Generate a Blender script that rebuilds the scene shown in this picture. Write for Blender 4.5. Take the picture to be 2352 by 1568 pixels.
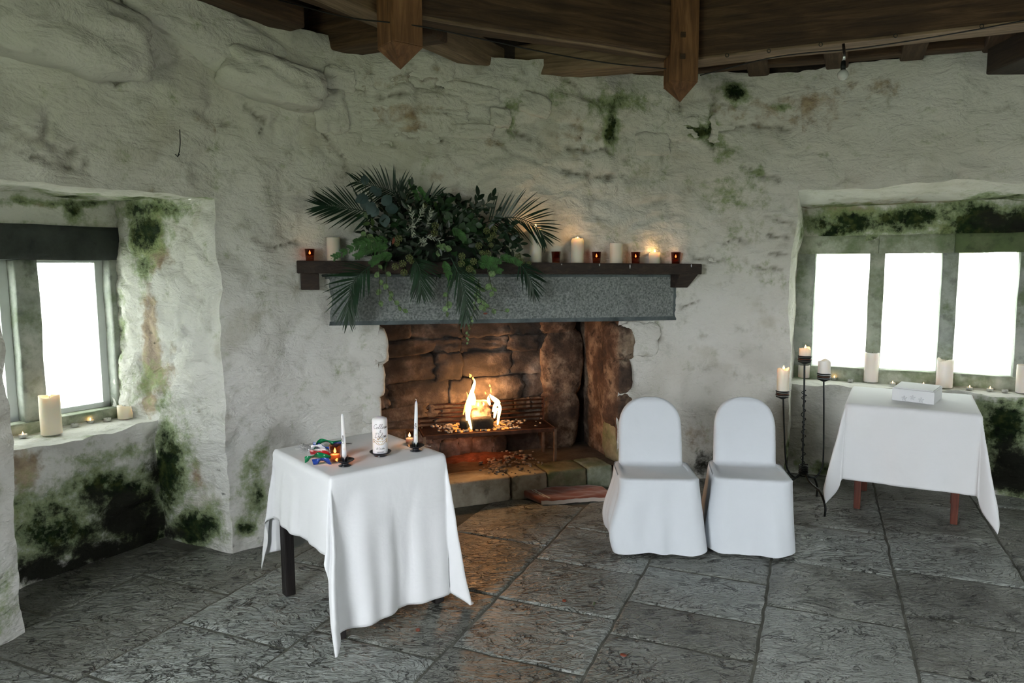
import bpy, bmesh, math, random
import numpy as np
from mathutils import Vector, Matrix
random.seed(7); RNG = np.random.default_rng(7)
for o in list(bpy.data.objects): bpy.data.objects.remove(o)
S = bpy.context.scene
COL = S.collection

# ---------------------------------------------------------------- camera
F, PITCH, ROLL, H = 1650.0, math.atan(178/1650), 0.0045, 1.55
CX, CY = 1176.0, 784.0
fw = np.array([0, math.cos(PITCH), -math.sin(PITCH)]); r0 = np.array([1., 0, 0]); u0 = np.cross(r0, fw)
rt = r0*math.cos(ROLL) - u0*math.sin(ROLL); up = np.cross(rt, fw)
CAM = np.array([0, 0, H])
cd = bpy.data.cameras.new('camera'); cam = bpy.data.objects.new('camera', cd); COL.objects.link(cam)
cd.sensor_width = 36; cd.lens = F/2352*36; cd.clip_start = .02; cd.clip_end = 200
M4 = Matrix(((rt[0], up[0], -fw[0], 0), (rt[1], up[1], -fw[1], 0), (rt[2], up[2], -fw[2], H), (0, 0, 0, 1)))
cam.matrix_world = M4
S.camera = cam
# ---------------------------------------------------------------- world, daylight, exposure
S.view_settings.view_transform = 'Standard'; S.view_settings.look = 'None'
S.view_settings.gamma = 1; S.view_settings.use_curve_mapping = False
S.view_settings.exposure = 0.38
SKY = 15.0
W = bpy.data.worlds.new('overcast_sky'); S.world = W; W.use_nodes = True
bg = W.node_tree.nodes['Background']; bg.inputs[0].default_value = (.93, .965, 1, 1); bg.inputs[1].default_value = SKY
S.cycles.use_denoising = True
S.cycles.max_bounces = 5; S.cycles.diffuse_bounces = 4; S.cycles.glossy_bounces = 2; S.cycles.transparent_max_bounces = 8
S.cycles.sample_clamp_indirect = 4.0; S.cycles.caustics_reflective = False; S.cycles.caustics_refractive = False

def daylight(name, a, b, z0, z1, power, col=(.93, .97, 1)):
    """daylight entering through a window opening of the rear half of the tower (a->b along the wall)"""
    a = np.array(a); b = np.array(b); c = (a+b)/2; w = np.linalg.norm(b-a)
    n = np.array([1., 1.5]) - c; n /= np.linalg.norm(n)
    l = bpy.data.lights.new(name, 'AREA'); l.shape = 'RECTANGLE'; l.size = w; l.size_y = z1-z0
    l.energy = power; l.color = col; l.spread = math.radians(115)
    o = bpy.data.objects.new(name, l); COL.objects.link(o)
    p = c + n*.06
    o.location = (p[0], p[1], (z0+z1)/2)
    o.rotation_euler = Vector((n[0], n[1], -.75)).to_track_quat('-Z', 'Z').to_euler()
    return o
REAR = [(3.4, 4.28), (3.95, 3.55), (4.4, 2.6), (4.45, 1.5), (4.2, .3), (3.4, -.9), (2.2, -1.7), (.9, -1.95), (-.5, -1.6), (-1.6, -.8), (-2.25, .3), (-2.45, 1.5), (-2.3, 2.3), (-2.079, 2.917)]
REAR_OPEN = {4: (.75, 1.5), 9: (.95, 2.1)}   # segment index -> opening z range
daylight('daylight_rear_left', REAR[9], REAR[10], .95, 2.1, 46)
daylight('daylight_rear_right', REAR[4], REAR[5], .75, 1.5, 8)

# ---------------------------------------------------------------- pixel helpers (a pixel gives a direction, the surface gives the distance)
def ray(x, y): return fw + rt*(x-CX)/F - up*(y-CY)/F
def onz(x, y, z=0.):
    d = ray(x, y); return CAM + d*((z-H)/d[2])
def onvert(x, y, A, B):
    v = np.array(B[:2]) - np.array(A[:2]); n = np.array([v[1], -v[0], 0]); d = ray(x, y)
    return CAM + d*(np.dot(n, np.array([A[0], A[1], 0]) - CAM)/np.dot(n, d))
def aty(x, y, Y):
    d = ray(x, y); return CAM + d*(Y/d[1])
def proj(P):
    v = np.asarray(P) - CAM; z = v @ fw; z = np.where(z < .05, .05, z)
    return CX + F*(v @ rt)/z, CY - F*(v @ up)/z

# ---------------------------------------------------------------- numpy noise
_T = RNG.random((64, 64, 64))*2 - 1
def vn(p):
    i = np.floor(p).astype(int); f = p - i; f = f*f*f*(f*(f*6-15)+10); i &= 63; j = (i+1) & 63
    x0, y0, z0 = i.T; x1, y1, z1 = j.T; fx, fy, fz = f.T
    a = _T[x0, y0, z0]*(1-fx)+_T[x1, y0, z0]*fx; b = _T[x0, y1, z0]*(1-fx)+_T[x1, y1, z0]*fx
    c = _T[x0, y0, z1]*(1-fx)+_T[x1, y0, z1]*fx; d = _T[x0, y1, z1]*(1-fx)+_T[x1, y1, z1]*fx
    return (a*(1-fy)+b*fy)*(1-fz) + (c*(1-fy)+d*fy)*fz
def fbm(p, sc=1., octv=3, off=0.):
    p = np.asarray(p, float)*sc + off; r = np.zeros(len(p)); a = 1.; t = 0
    for k in range(octv):
        r += a*vn(p); t += a; a *= .5; p = p*2.03 + 11.7
    return r/t
def sst(a, b, x):
    t = np.clip((x-a)/(b-a), 0, 1); return t*t*(3-2*t)

# ---------------------------------------------------------------- mesh helpers
WL = {}
class MB:
    def __init__(s): s.v = []; s.f = []
    def add(s, v, f):
        n = len(s.v); s.v += [tuple(map(float, q)) for q in v]; s.f += [tuple(i+n for i in q) for q in f]; return s
    def box(s, c, size, R=None):
        c = np.array(c, float); h = np.array(size)/2.; R = np.eye(3) if R is None else R
        v = [c + R @ (h*np.array(k)) for k in [(-1,-1,-1),(1,-1,-1),(1,1,-1),(-1,1,-1),(-1,-1,1),(1,-1,1),(1,1,1),(-1,1,1)]]
        return s.add(v, [(0,3,2,1),(4,5,6,7),(0,1,5,4),(1,2,6,5),(2,3,7,6),(3,0,4,7)])
    def hexa(s, v): return s.add(v, [(0,3,2,1),(4,5,6,7),(0,1,5,4),(1,2,6,5),(2,3,7,6),(3,0,4,7)])
    def tube(s, pts, rad, n=8, cap=True, flat=1.):
        pts = np.array(pts, float); m = len(pts); rad = np.ones(m)*rad if np.isscalar(rad) else np.array(rad)
        T = np.gradient(pts, axis=0); T /= np.linalg.norm(T, axis=1)[:, None]+1e-12
        ref = np.array([0, 0, 1.]) if abs(T[0][2]) < .9 else np.array([1., 0, 0]); V = []; N = ref
        for i in range(m):
            N = N - T[i]*(N @ T[i]); N /= np.linalg.norm(N)+1e-12; B = np.cross(T[i], N)
            for k in range(n):
                a = 2*math.pi*k/n; V.append(pts[i] + rad[i]*(N*math.cos(a)*flat + B*math.sin(a)))
        Fc = [(i*n+k, i*n+(k+1) % n, (i+1)*n+(k+1) % n, (i+1)*n+k) for i in range(m-1) for k in range(n)]
        if cap: Fc += [tuple(range(n))[::-1], tuple((m-1)*n+k for k in range(n))]
        return s.add(V, Fc)
    def lathe(s, prof, c=(0, 0, 0), n=24, topf=None, rf=None):
        """prof [(r,z)], topf(angle,j)->dz added, rf(angle,z)->radius factor"""
        V = []; m = len(prof)
        for j, (r, z) in enumerate(prof):
            for k in range(n):
                a = 2*math.pi*k/n; dz = topf(a, j) if topf else 0; q = r*(rf(a, z) if rf else 1)
                V.append((c[0]+q*math.cos(a), c[1]+q*math.sin(a), c[2]+z+dz))
        Fc = [(i*n+k, i*n+(k+1) % n, (i+1)*n+(k+1) % n, (i+1)*n+k) for i in range(m-1) for k in range(n)]
        Fc += [tuple(range(n))[::-1], tuple((m-1)*n+k for k in range(n))]
        return s.add(V, Fc)
    def grid(s, P):
        P = np.asarray(P); a, b = P.shape[:2]
        return s.add(P.reshape(-1, 3), [(i*b+j, (i+1)*b+j, (i+1)*b+j+1, i*b+j+1) for i in range(a-1) for j in range(b-1)])
    def ball(s, c, r, seg=8, ring=6, sc=(1, 1, 1)):
        prof = [(r*math.sin(math.pi*(j+.02)/(ring+.04)), -r*math.cos(math.pi*(j+.02)/(ring+.04))*sc[2]) for j in range(ring+1)]
        return s.lathe(prof, c, seg)
def tag(o, label=None, cat=None, group=None, kind=None):
    if label: o['label'] = label
    if cat: o['category'] = cat
    if group: o['group'] = group
    if kind: o['kind'] = kind
    return o
def mesh_of(name, v, f, mat, smooth=True):
    me = bpy.data.meshes.new(name); me.from_pydata([tuple(q) for q in v], [], f)
    if mat: me.materials.append(mat)
    if smooth: me.shade_smooth()
    me.update(); return me
def obj(name, mb, mat, parent=None, smooth=True, sharp=None, bevel=0):
    v = np.array(mb.v)
    lo, hi = v.min(0), v.max(0); c = (lo+hi)/2; c[2] = lo[2]
    me = mesh_of(name, v-c, mb.f, mat, smooth)
    if sharp: me.set_sharp_from_angle(angle=math.radians(sharp))
    o = bpy.data.objects.new(name, me); COL.objects.link(o)
    WL[o] = c
    if parent: o.parent = parent; o.location = c - WL[parent]
    else: o.location = c
    if bevel:
        m = o.modifiers.new('bevel', 'BEVEL'); m.width = bevel; m.segments = 2; m.limit_method = 'ANGLE'
    return o
def empty(name, loc, label=None, cat=None, group=None, kind=None):
    o = bpy.data.objects.new(name, None); COL.objects.link(o); o.location = loc; o.empty_display_size = .05
    WL[o] = np.array(loc, float); return tag(o, label, cat, group, kind)
def rotz(a): c, s_ = math.cos(a), math.sin(a); return np.array([[c, -s_, 0], [s_, c, 0], [0, 0, 1.]])
def frame(d, upv=(0, 0, 1)):
    """3x3 with columns x=d, y, z~up"""
    x = np.array(d, float); x /= np.linalg.norm(x); z = np.array(upv, float); z -= x*(z @ x)
    z /= np.linalg.norm(z)+1e-12; y = np.cross(z, x); return np.stack([x, y, z], 1)
def spline(pts, n):
    """Catmull-Rom through points"""
    p = np.array(pts, float); p = np.vstack([2*p[0]-p[1], p, 2*p[-1]-p[-2]]); out = []; m = len(p)-3
    for t in np.linspace(0, m-1e-6, n):
        i = int(t); u = t-i; a, b, c, d = p[i:i+4]
        out.append(.5*((2*b)+(c-a)*u+(2*a-5*b+4*c-d)*u*u+(-a+3*b-3*c+d)*u**3))
    return np.array(out)

# ---------------------------------------------------------------- materials
def nmat(name):
    m = bpy.data.materials.new(name); m.use_nodes = True; nt = m.node_tree
    return m, nt, nt.nodes['Principled BSDF'], nt.nodes['Material Output']
class NT:
    def __init__(s, nt): s.nt = nt; s._tc = None
    def n(s, t, **k):
        d = s.nt.nodes.new(t)
        for a, b in k.items(): setattr(d, a, b)
        return d
    def link(s, a, b): s.nt.links.new(a, b)
    def tc(s, which='Object', scale=None, rot=None):
        if s._tc is None: s._tc = s.n('ShaderNodeTexCoord')
        o = s._tc.outputs[which]
        if scale is None: return o
        m = s.n('ShaderNodeMapping'); m.inputs['Scale'].default_value = scale
        if rot: m.inputs['Rotation'].default_value = rot
        s.link(o, m.inputs[0]); return m.outputs[0]
    def geo(s): return s.n('ShaderNodeNewGeometry').outputs['Position']
    def noise(s, vec, scale, detail=4, rough=.55, dist=0.):
        d = s.n('ShaderNodeTexNoise'); d.inputs['Scale'].default_value = scale; d.inputs['Detail'].default_value = detail
        d.inputs['Roughness'].default_value = rough; d.inputs['Distortion'].default_value = dist
        if vec is not None: s.link(vec, d.inputs['Vector'])
        return d.outputs['Fac']
    def vor(s, vec, scale, feature='DISTANCE_TO_EDGE'):
        d = s.n('ShaderNodeTexVoronoi'); d.feature = feature; d.inputs['Scale'].default_value = scale
        s.link(vec, d.inputs['Vector']); return d.outputs['Distance']
    def math(s, op, a, b=None, clamp=False):
        d = s.n('ShaderNodeMath'); d.operation = op; d.use_clamp = clamp
        for i, q in enumerate((a, b)):
            if q is None: continue
            if isinstance(q, (int, float)): d.inputs[i].default_value = q
            else: s.link(q, d.inputs[i])
        return d.outputs[0]
    def ramp(s, fac, stops):
        d = s.n('ShaderNodeValToRGB'); e = d.color_ramp.elements
        while len(e) < len(stops): e.new(.5)
        for k, (p, c) in enumerate(stops):
            e[k].position = p; e[k].color = (*c, 1) if len(c) == 3 else c
        s.link(fac, d.inputs[0]); return d.outputs[0]
    def smooth(s, x, a, b):
        d = s.n('ShaderNodeMapRange'); d.interpolation_type = 'SMOOTHSTEP'
        s.link(x, d.inputs[0]); d.inputs[1].default_value = a; d.inputs[2].default_value = b
        return d.outputs[0]
    def mix(s, f, a, b, mode='MIX'):
        d = s.n('ShaderNodeMix', data_type='RGBA', blend_type=mode)
        for i, q in ((0, f), (6, a), (7, b)):
            if isinstance(q, (int, float)): d.inputs[i].default_value = q
            elif isinstance(q, tuple): d.inputs[i].default_value = (*q, 1)
            else: s.link(q, d.inputs[i])
        return d.outputs[2]
    def bump(s, h, strength, dist, prev=None):
        d = s.n('ShaderNodeBump'); d.inputs['Strength'].default_value = strength; d.inputs['Distance'].default_value = dist
        s.link(h, d.inputs['Height'])
        if prev is not None: s.link(prev, d.inputs['Normal'])
        return d.outputs[0]
    def attr(s, name):
        d = s.n('ShaderNodeAttribute'); d.attribute_name = name; return d.outputs['Fac']
def simple(name, c, rough=.6, metal=0., bump=None, var=.0, vscale=8., spec=None, sss=0.):
    m, nt, p, out = nmat(name); N = NT(nt)
    p.inputs['Roughness'].default_value = rough; p.inputs['Metallic'].default_value = metal
    if spec is not None: p.inputs['Specular IOR Level'].default_value = spec
    if var:
        nz = N.noise(N.geo(), vscale, 4); a = tuple(q*(1-var) for q in c); b = tuple(min(1, q*(1+var)) for q in c)
        N.link(N.ramp(nz, [(.3, a), (.7, b)]), p.inputs['Base Color'])
    else: p.inputs['Base Color'].default_value = (*c, 1)
    if bump: N.link(N.bump(N.noise(N.geo(), bump[0], 4), bump[1], bump[2]), p.inputs['Normal'])
    if sss:
        p.inputs['Subsurface Weight'].default_value = sss; p.inputs['Subsurface Radius'].default_value = (1, .75, .55); p.inputs['Subsurface Scale'].default_value = .03
    return m
def emis(name, c, st):
    m, nt, p, out = nmat(name); p.inputs['Base Color'].default_value = (0, 0, 0, 1)
    p.inputs['Emission Color'].default_value = (*c, 1); p.inputs['Emission Strength'].default_value = st; return m

def make_whitewash():
    m, nt, p, out = nmat('whitewashed_stone'); N = NT(nt); g = N.geo()
    warm = N.math('ADD', N.attr('warm'), .5); fine = N.noise(g, 9, 4, .65); grit = N.noise(g, 60, 2, .7)
    base = N.ramp(warm, [(.3, (.625, .615, .56)), (.55, (.70, .70, .66)), (.75, (.735, .74, .715))])
    base = N.mix(N.smooth(fine, .52, .75), base, (.53, .54, .49))
    base = N.mix(N.math('MULTIPLY', N.smooth(N.math('ADD', N.math('ADD', N.attr('blot'), .5), N.math('MULTIPLY', N.math('SUBTRACT', fine, .5), .35)), .58, .74), .55), base, (.50, .485, .41))
    # joints and cracks of the stones under the wash
    jt = N.attr('joint')
    base = N.mix(N.math('MULTIPLY', N.math('MULTIPLY', jt, N.smooth(fine, .25, .50)), .95), base, (.13, .115, .08))
    mpz = N.n('ShaderNodeMapping'); mpz.inputs['Scale'].default_value = (1, 1, 2.1); N.link(g, mpz.inputs[0])
    cn2 = N.noise(mpz.outputs[0], 5.5, 4, .6, .5)
    oc = N.attr('ochre'); o1 = N.smooth(N.math('ADD', oc, N.math('MULTIPLY', N.math('SUBTRACT', fine, .5), 1.6)), .22, .70)
    base = N.mix(N.math('MULTIPLY', o1, .75), base, N.ramp(N.noise(g, 14, 4), [(.35, (.16, .085, .03)), (.65, (.40, .29, .15))]))
    mo = N.attr('moss'); n2 = N.noise(g, 7, 5, .72); n3 = N.noise(g, 26, 3, .7)
    mm = N.math('ADD', mo, N.math('MULTIPLY', N.math('SUBTRACT', n2, .5), 1.9))
    mm = N.math('ADD', mm, N.math('MULTIPLY', N.math('SUBTRACT', n3, .5), .7))
    thin = N.smooth(mm, .14, .68)
    base = N.mix(N.math('MULTIPLY', thin, .85), base, N.ramp(n3, [(.3, (.10, .17, .045)), (.7, (.29, .36, .17))]))
    thick = N.smooth(mm, .58, 1.0)
    base = N.mix(thick, base, N.ramp(N.noise(g, 19, 3), [(.3, (.004, .008, .004)), (.5, (.013, .026, .008)), (.68, (.05, .065, .018))]))
    da = N.attr('damp'); dd = N.smooth(N.math('ADD', da, N.math('MULTIPLY', N.math('SUBTRACT', n2, .5), 1.6)), .45, .95)
    base = N.mix(dd, base, (.018, .019, .014))
    N.link(base, p.inputs['Base Color']); p.inputs['Roughness'].default_value = .92; p.inputs['Specular IOR Level'].default_value = .2
    b = N.bump(cn2, .75, .04); b = N.bump(fine, .7, .02, b); b = N.bump(grit, .45, .005, b)
    N.link(b, p.inputs['Normal']); return m
M_WALL = make_whitewash()
def make_frame_stone(name, c1, c2, moss=0.):
    m, nt, p, out = nmat(name); N = NT(nt); g = N.geo()
    n1 = N.noise(g, 6, 7, .65); base = N.ramp(n1, [(.3, c1), (.7, c2)])
    if moss: base = N.mix(N.math('MULTIPLY', N.smooth(N.noise(g, 4.3, 7, .7), .5-moss*.15, .68), .8), base, (.10, .15, .055))
    base = N.mix(N.math('MULTIPLY', N.smooth(N.noise(g, 15, 5), .55, .75), .6), base, tuple(q*.45 for q in c1))
    N.link(base, p.inputs['Base Color']); p.inputs['Roughness'].default_value = .85
    N.link(N.bump(N.noise(g, 45, 5, .7), .5, .006), p.inputs['Normal']); return m
M_FRAME = make_frame_stone('grey_window_stone', (.26, .29, .26), (.52, .55, .51), .3)
M_FRAME2 = make_frame_stone('mossy_window_stone', (.24, .27, .20), (.52, .54, .46), .8)
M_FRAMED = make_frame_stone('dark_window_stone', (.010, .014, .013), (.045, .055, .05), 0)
M_MOSSY = make_frame_stone('moss_stone', (.03, .045, .02), (.16, .19, .10), 1.4)
def make_lintel():
    m, nt, p, out = nmat('tooled_limestone'); N = NT(nt); g = N.geo()
    sp = N.noise(g, 75, 3, .6); big = N.noise(g, 3.0, 5, .6)
    base = N.ramp(sp, [(.34, (.10, .116, .115)), (.52, (.215, .24, .236)), (.68, (.32, .345, .34))])
    base = N.mix(N.math('MULTIPLY', N.smooth(big, .45, .7), .5), base, (.11, .122, .122))
    N.link(base, p.inputs['Base Color']); p.inputs['Roughness'].default_value = .8
    N.link(N.bump(sp, .7, .006), p.inputs['Normal']); return m
M_LINTEL = make_lintel()
M_LINTEL_M = make_frame_stone('chiselled_margin', (.05, .07, .075), (.14, .17, .18), 0)
def make_soot():
    m, nt, p, out = nmat('sooty_stone'); N = NT(nt); g = N.geo()
    oi = N.n('ShaderNodeObjectInfo').outputs['Random']
    n1 = N.noise(g, 7, 7, .7); n2 = N.noise(g, 2.2, 5, .6)
    base = N.ramp(n1, [(.32, (.035, .026, .021)), (.5, (.15, .12, .10)), (.68, (.38, .325, .28))])
    base = N.mix(N.math('MULTIPLY', oi, .55), base, (.05, .032, .022))
    sz = N.n('ShaderNodeSeparateXYZ'); N.link(g, sz.inputs[0])
    soot = N.math('ADD', n2, N.math('MULTIPLY', N.math('SUBTRACT', sz.outputs[2], .62), .22))
    base = N.mix(N.math('MULTIPLY', N.smooth(soot, .40, .62), .93), base, (.014, .011, .010))
    N.link(base, p.inputs['Base Color']); p.inputs['Roughness'].default_value = .9
    N.link(N.bump(n1, .8, .02, N.bump(N.noise(g, 40, 4), .5, .005)), p.inputs['Normal']); return m
M_SOOT = make_soot()
M_SOOTMORTAR = simple('soot_black_mortar', (.014, .011, .009), .95, bump=(30, .6, .01))
def make_scorched():
    m, nt, p, out = nmat('scorched_render'); N = NT(nt); g = N.geo(); n1 = N.noise(g, 4, 8, .7); n2 = N.noise(g, 13, 6, .7)
    base = N.ramp(n1, [(.3, (.014, .010, .008)), (.47, (.085, .052, .034)), (.6, (.27, .20, .14)), (.75, (.45, .39, .31))])
    base = N.mix(N.smooth(n2, .5, .68), base, (.03, .02, .014)); N.link(base, p.inputs['Base Color']); p.inputs['Roughness'].default_value = .95
    N.link(N.bump(n1, .8, .03, N.bump(n2, .5, .01)), p.inputs['Normal']); return m
M_SCORCH = make_scorched()
def make_slab():
    m, nt, p, out = nmat('riven_flagstone'); N = NT(nt); g = N.geo()
    oi = N.n('ShaderNodeObjectInfo').outputs['Random']
    mp = N.n('ShaderNodeMapping'); mp.inputs['Rotation'].default_value = (0, 0, math.radians(23)); mp.inputs['Scale'].default_value = (1, 1.9, 1); N.link(g, mp.inputs[0])
    n1 = N.noise(mp.outputs[0], 3.4, 4, .55, .9)
    off = N.math('MULTIPLY', N.math('ADD', n1, N.math('MULTIPLY', oi, .07)), 17.0); fl = N.math('FLOOR', off); fr = N.math('FRACT', off)
    stp = N.math('DIVIDE', N.math('ADD', fl, N.smooth(fr, 0., .16)), 17.0)
    n2 = N.noise(g, 2.0, 4, .65); n3 = N.noise(g, 30, 3, .7)
    base = N.ramp(n2, [(.3, (.10, .104, .088)), (.5, (.205, .218, .197)), (.72, (.34, .365, .345))])
    base = N.mix(.45, base, N.ramp(oi, [(.1, (.09, .086, .066)), (.45, (.17, .175, .155)), (.9, (.36, .395, .38))]))
    edge = N.math('MULTIPLY', N.smooth(fr, .80, .98), .75)
    base = N.mix(edge, base, (.022, .022, .017))
    base = N.mix(N.math('MULTIPLY', N.smooth(fr, .12, .0), .45), base, (.33, .34, .30))  # pale line beside each riven step: a highlight painted into the colour
    base = N.mix(N.math('MULTIPLY', N.smooth(N.noise(g, 1.5, 4, .7), .52, .68), .7), base, (.045, .045, .036))
    base = N.mix(N.math('MULTIPLY', N.smooth(n3, .58, .75), .35), base, (.26, .27, .24))
    cv = N.math('ABSOLUTE', N.math('SUBTRACT', N.noise(mp.outputs[0], 4.6, 4, .55, .8), .5)); cg = N.smooth(N.noise(g, 5.5, 3), .44, .60)
    crev = N.math('MULTIPLY', N.smooth(cv, .022, .003), cg)
    base = N.mix(N.math('MULTIPLY', crev, .85), base, (.018, .018, .013))
    N.link(base, p.inputs['Base Color'])
    N.link(N.ramp(n2, [(.3, (.50, .50, .50)), (.7, (.26, .26, .26))]), p.inputs['Roughness']); p.inputs['Specular IOR Level'].default_value = .5
    b = N.bump(crev, 1., -.03); b = N.bump(stp, 1., .30, b); b = N.bump(n3, .6, .008, b); b = N.bump(N.noise(mp.outputs[0], 11, 3, .65, 1.2), .9, .03, b)
    N.link(b, p.inputs['Normal']); return m
M_SLAB = make_slab()
M_MORTAR = simple('floor_mortar', (.085, .086, .07), .95, bump=(40, .6, .01), var=.4)
def make_wood(name, c1, c2, c3, scale=(1.2, 14, 14), rough=.75):
    m, nt, p, out = nmat(name); N = NT(nt); v = N.tc('Object', scale)
    n1 = N.noise(v, 2.2, 6, .62, .6); n2 = N.noise(N.geo(), 1.7, 4, .6)
    base = N.ramp(n1, [(.3, c1), (.5, c2), (.7, c3)]); base = N.mix(N.math('MULTIPLY', N.smooth(n2, .45, .7), .55), base, c1)
    N.link(base, p.inputs['Base Color']); p.inputs['Roughness'].default_value = rough
    N.link(N.bump(n1, .5, .012), p.inputs['Normal']); return m
M_BEAM = make_wood('oak_beam', (.028, .015, .007), (.072, .038, .018), (.135, .077, .040))
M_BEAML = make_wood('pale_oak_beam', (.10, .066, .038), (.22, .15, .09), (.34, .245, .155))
M_POST = make_wood('pendant_oak', (.075, .030, .012), (.19, .085, .034), (.31, .155, .065), (14, 14, 1.2))
M_MANTEL = make_wood('dark_mantel_wood', (.010, .0065, .005), (.028, .017, .013), (.055, .034, .024))
M_RED = make_wood('red_brown_wood', (.055, .012, .006), (.115, .026, .012), (.17, .045, .02), (14, 14, 1.2), .5)
M_BLACKW = make_wood('black_brown_wood', (.006, .005, .006), (.014, .011, .011), (.03, .024, .022), (14, 14, 1.2), .5)
M_PINE = make_wood('light_wood', (.26, .13, .05), (.38, .20, .085), (.5, .30, .14), (14, 14, 1.2))
M_BOARD = make_wood('dark_ceiling_board', (.012, .008, .006), (.030, .019, .013), (.06, .038, .024))
def make_cloth(name, c, sheen=.2, weave=520):
    m, nt, p, out = nmat(name); N = NT(nt); g = N.geo()
    n0 = N.noise(g, 3, 5, .6); N.link(N.ramp(n0, [(.3, tuple(q*.96 for q in c)), (.7, c)]), p.inputs['Base Color'])
    p.inputs['Roughness'].default_value = .9; p.inputs['Specular IOR Level'].default_value = .15
    p.inputs['Sheen Weight'].default_value = sheen
    b = N.bump(N.noise(g, weave, 2), .25, .0012); b = N.bump(N.noise(g, 6, 4, .5, .4), .28, .02, b); N.link(b, p.inputs['Normal'])
    return m
M_CLOTH = make_cloth('white_cotton', (.80, .815, .83))
M_COVER = make_cloth('white_polyester', (.67, .71, .75))
def make_wax(name, c):
    m = simple(name, c, .45, sss=.6); return m
M_WAX = make_wax('ivory_wax', (.86, .80, .67)); M_WAXW = make_wax('white_wax', (.86, .86, .86)); M_WAXP = make_wax('pinkish_wax', (.86, .81, .76))
M_WICK = simple('charred_wick', (.02, .018, .015), .9); M_WICKW = simple('cotton_wick', (.7, .68, .63), .9)
M_TIN = simple('tea_light_tin', (.75, .75, .76), .28, .9)
M_FLAME = emis('candle_flame', (1, .55, .20), 9)
M_FIRE = emis('fire_flame', (1, .62, .22), 7); M_FIRE2 = emis('fire_flame_tip', (1, .36, .07), 3.0)
def make_glass(name, c, rough=.06):
    m, nt, p, out = nmat(name); N = NT(nt)
    g = N.n('ShaderNodeBsdfGlossy'); g.inputs['Roughness'].default_value = rough; t = N.n('ShaderNodeBsdfTransparent'); t.inputs[0].default_value = (*c, 1)
    fr = N.n('ShaderNodeLayerWeight'); fr.inputs[0].default_value = .12; mx = N.n('ShaderNodeMixShader')
    N.link(N.math('MULTIPLY', fr.outputs['Facing'], .5), mx.inputs[0]); N.link(t.outputs[0], mx.inputs[1]); N.link(g.outputs[0], mx.inputs[2]); N.link(mx.outputs[0], out.inputs[0]); return m
M_VOTIVE = make_glass('smoked_amber_glass', (.54, .29, .22)); M_VOTIVE2 = make_glass('amber_glass', (.93, .62, .44)); M_BULB = make_glass('bulb_glass', (.85, .87, .86))
M_SMOKE = make_glass('smoked_clear_glass', (.84, .74, .70))
def make_pane():
    m, nt, p, out = nmat('outdoor_haze_pane'); N = NT(nt); g = N.geo()  # translucent white in the glass stands in for the haze outdoors
    tl = N.n('ShaderNodeBsdfTranslucent'); tl.inputs[0].default_value = (.90, .90, .89, 1)
    tr = N.n('ShaderNodeBsdfTransparent'); tr.inputs[0].default_value = (.92, .93, .92, 1)
    gl = N.n('ShaderNodeBsdfGlossy'); gl.inputs['Roughness'].default_value = .15
    mp = N.n('ShaderNodeMapping'); mp.inputs['Scale'].default_value = (5, 5, .9); N.link(g, mp.inputs[0])
    st = N.ramp(N.noise(mp.outputs[0], 3, 5, .6), [(.3, (.40, .40, .40)), (.7, (.66, .66, .66))])
    a = N.n('ShaderNodeMixShader'); N.link(st, a.inputs[0]); N.link(tr.outputs[0], a.inputs[1]); N.link(tl.outputs[0], a.inputs[2])
    b = N.n('ShaderNodeMixShader'); b.inputs[0].default_value = .05; N.link(a.outputs[0], b.inputs[1]); N.link(gl.outputs[0], b.inputs[2])
    N.link(b.outputs[0], out.inputs[0]); return m
M_PANE = make_pane()
M_SASH = simple('white_painted_sash', (.72, .76, .77), .5, var=.06, vscale=6)
M_IRON = simple('blackened_iron', (.012, .016, .016), .45, .6); M_COPPER = simple('coppered_wire', (.17, .075, .045), .4, .8)
M_BLACKM = simple('black_enamel', (.008, .009, .012), .3, .2)
M_RUST = simple('rusty_grate_iron', (.075, .028, .014), .75, .35, bump=(60, .5, .004), var=.5, vscale=20)
M_RUSTP = simple('pale_rusted_leg', (.20, .125, .08), .8, .2, var=.3, vscale=20)
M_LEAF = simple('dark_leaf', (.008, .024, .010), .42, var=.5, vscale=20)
M_LEAF2 = simple('ivy_leaf', (.016, .046, .014), .42, var=.45, vscale=25)
M_LEAFY = simple('young_leaf', (.045, .085, .02), .5, var=.4, vscale=25)
M_LEAFV = simple('variegated_leaf', (.12, .20, .075), .5, var=.7, vscale=60)
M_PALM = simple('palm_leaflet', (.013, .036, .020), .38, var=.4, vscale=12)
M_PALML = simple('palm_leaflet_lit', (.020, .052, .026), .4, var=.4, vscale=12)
M_EUC = simple('eucalyptus_leaf', (.030, .062, .062), .55, var=.3, vscale=20)
M_CEDAR = simple('cedar_spray', (.030, .105, .018), .6, var=.45, vscale=30)
M_BERRY = simple('ivy_berry', (.125, .15, .045), .55, var=.4, vscale=80)
M_SILVER = simple('silver_leaf', (.27, .30, .24), .6, var=.3, vscale=40)
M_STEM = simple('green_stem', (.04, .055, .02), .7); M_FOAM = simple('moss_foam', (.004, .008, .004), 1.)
M_DRYLEAF = simple('rust_leaf', (.16, .035, .015), .5)
M_TOWEL = make_cloth('terracotta_towel', (.235, .075, .048), .4, 300); M_TOWELW = make_cloth('towel_white_band', (.62, .56, .50), .3, 300)
M_ASH = simple('wood_ash', (.36, .32, .29), 1., bump=(60, .8, .01), var=.55, vscale=14); M_ASHR = simple('red_ash', (.15, .058, .038), 1., bump=(60, .8, .01), var=.5, vscale=18)
M_EMBER = emis('ember', (1, .28, .05), 1.3); M_CHAR = simple('charred_log', (.012, .010, .009), .9, bump=(40, .8, .01))
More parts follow.
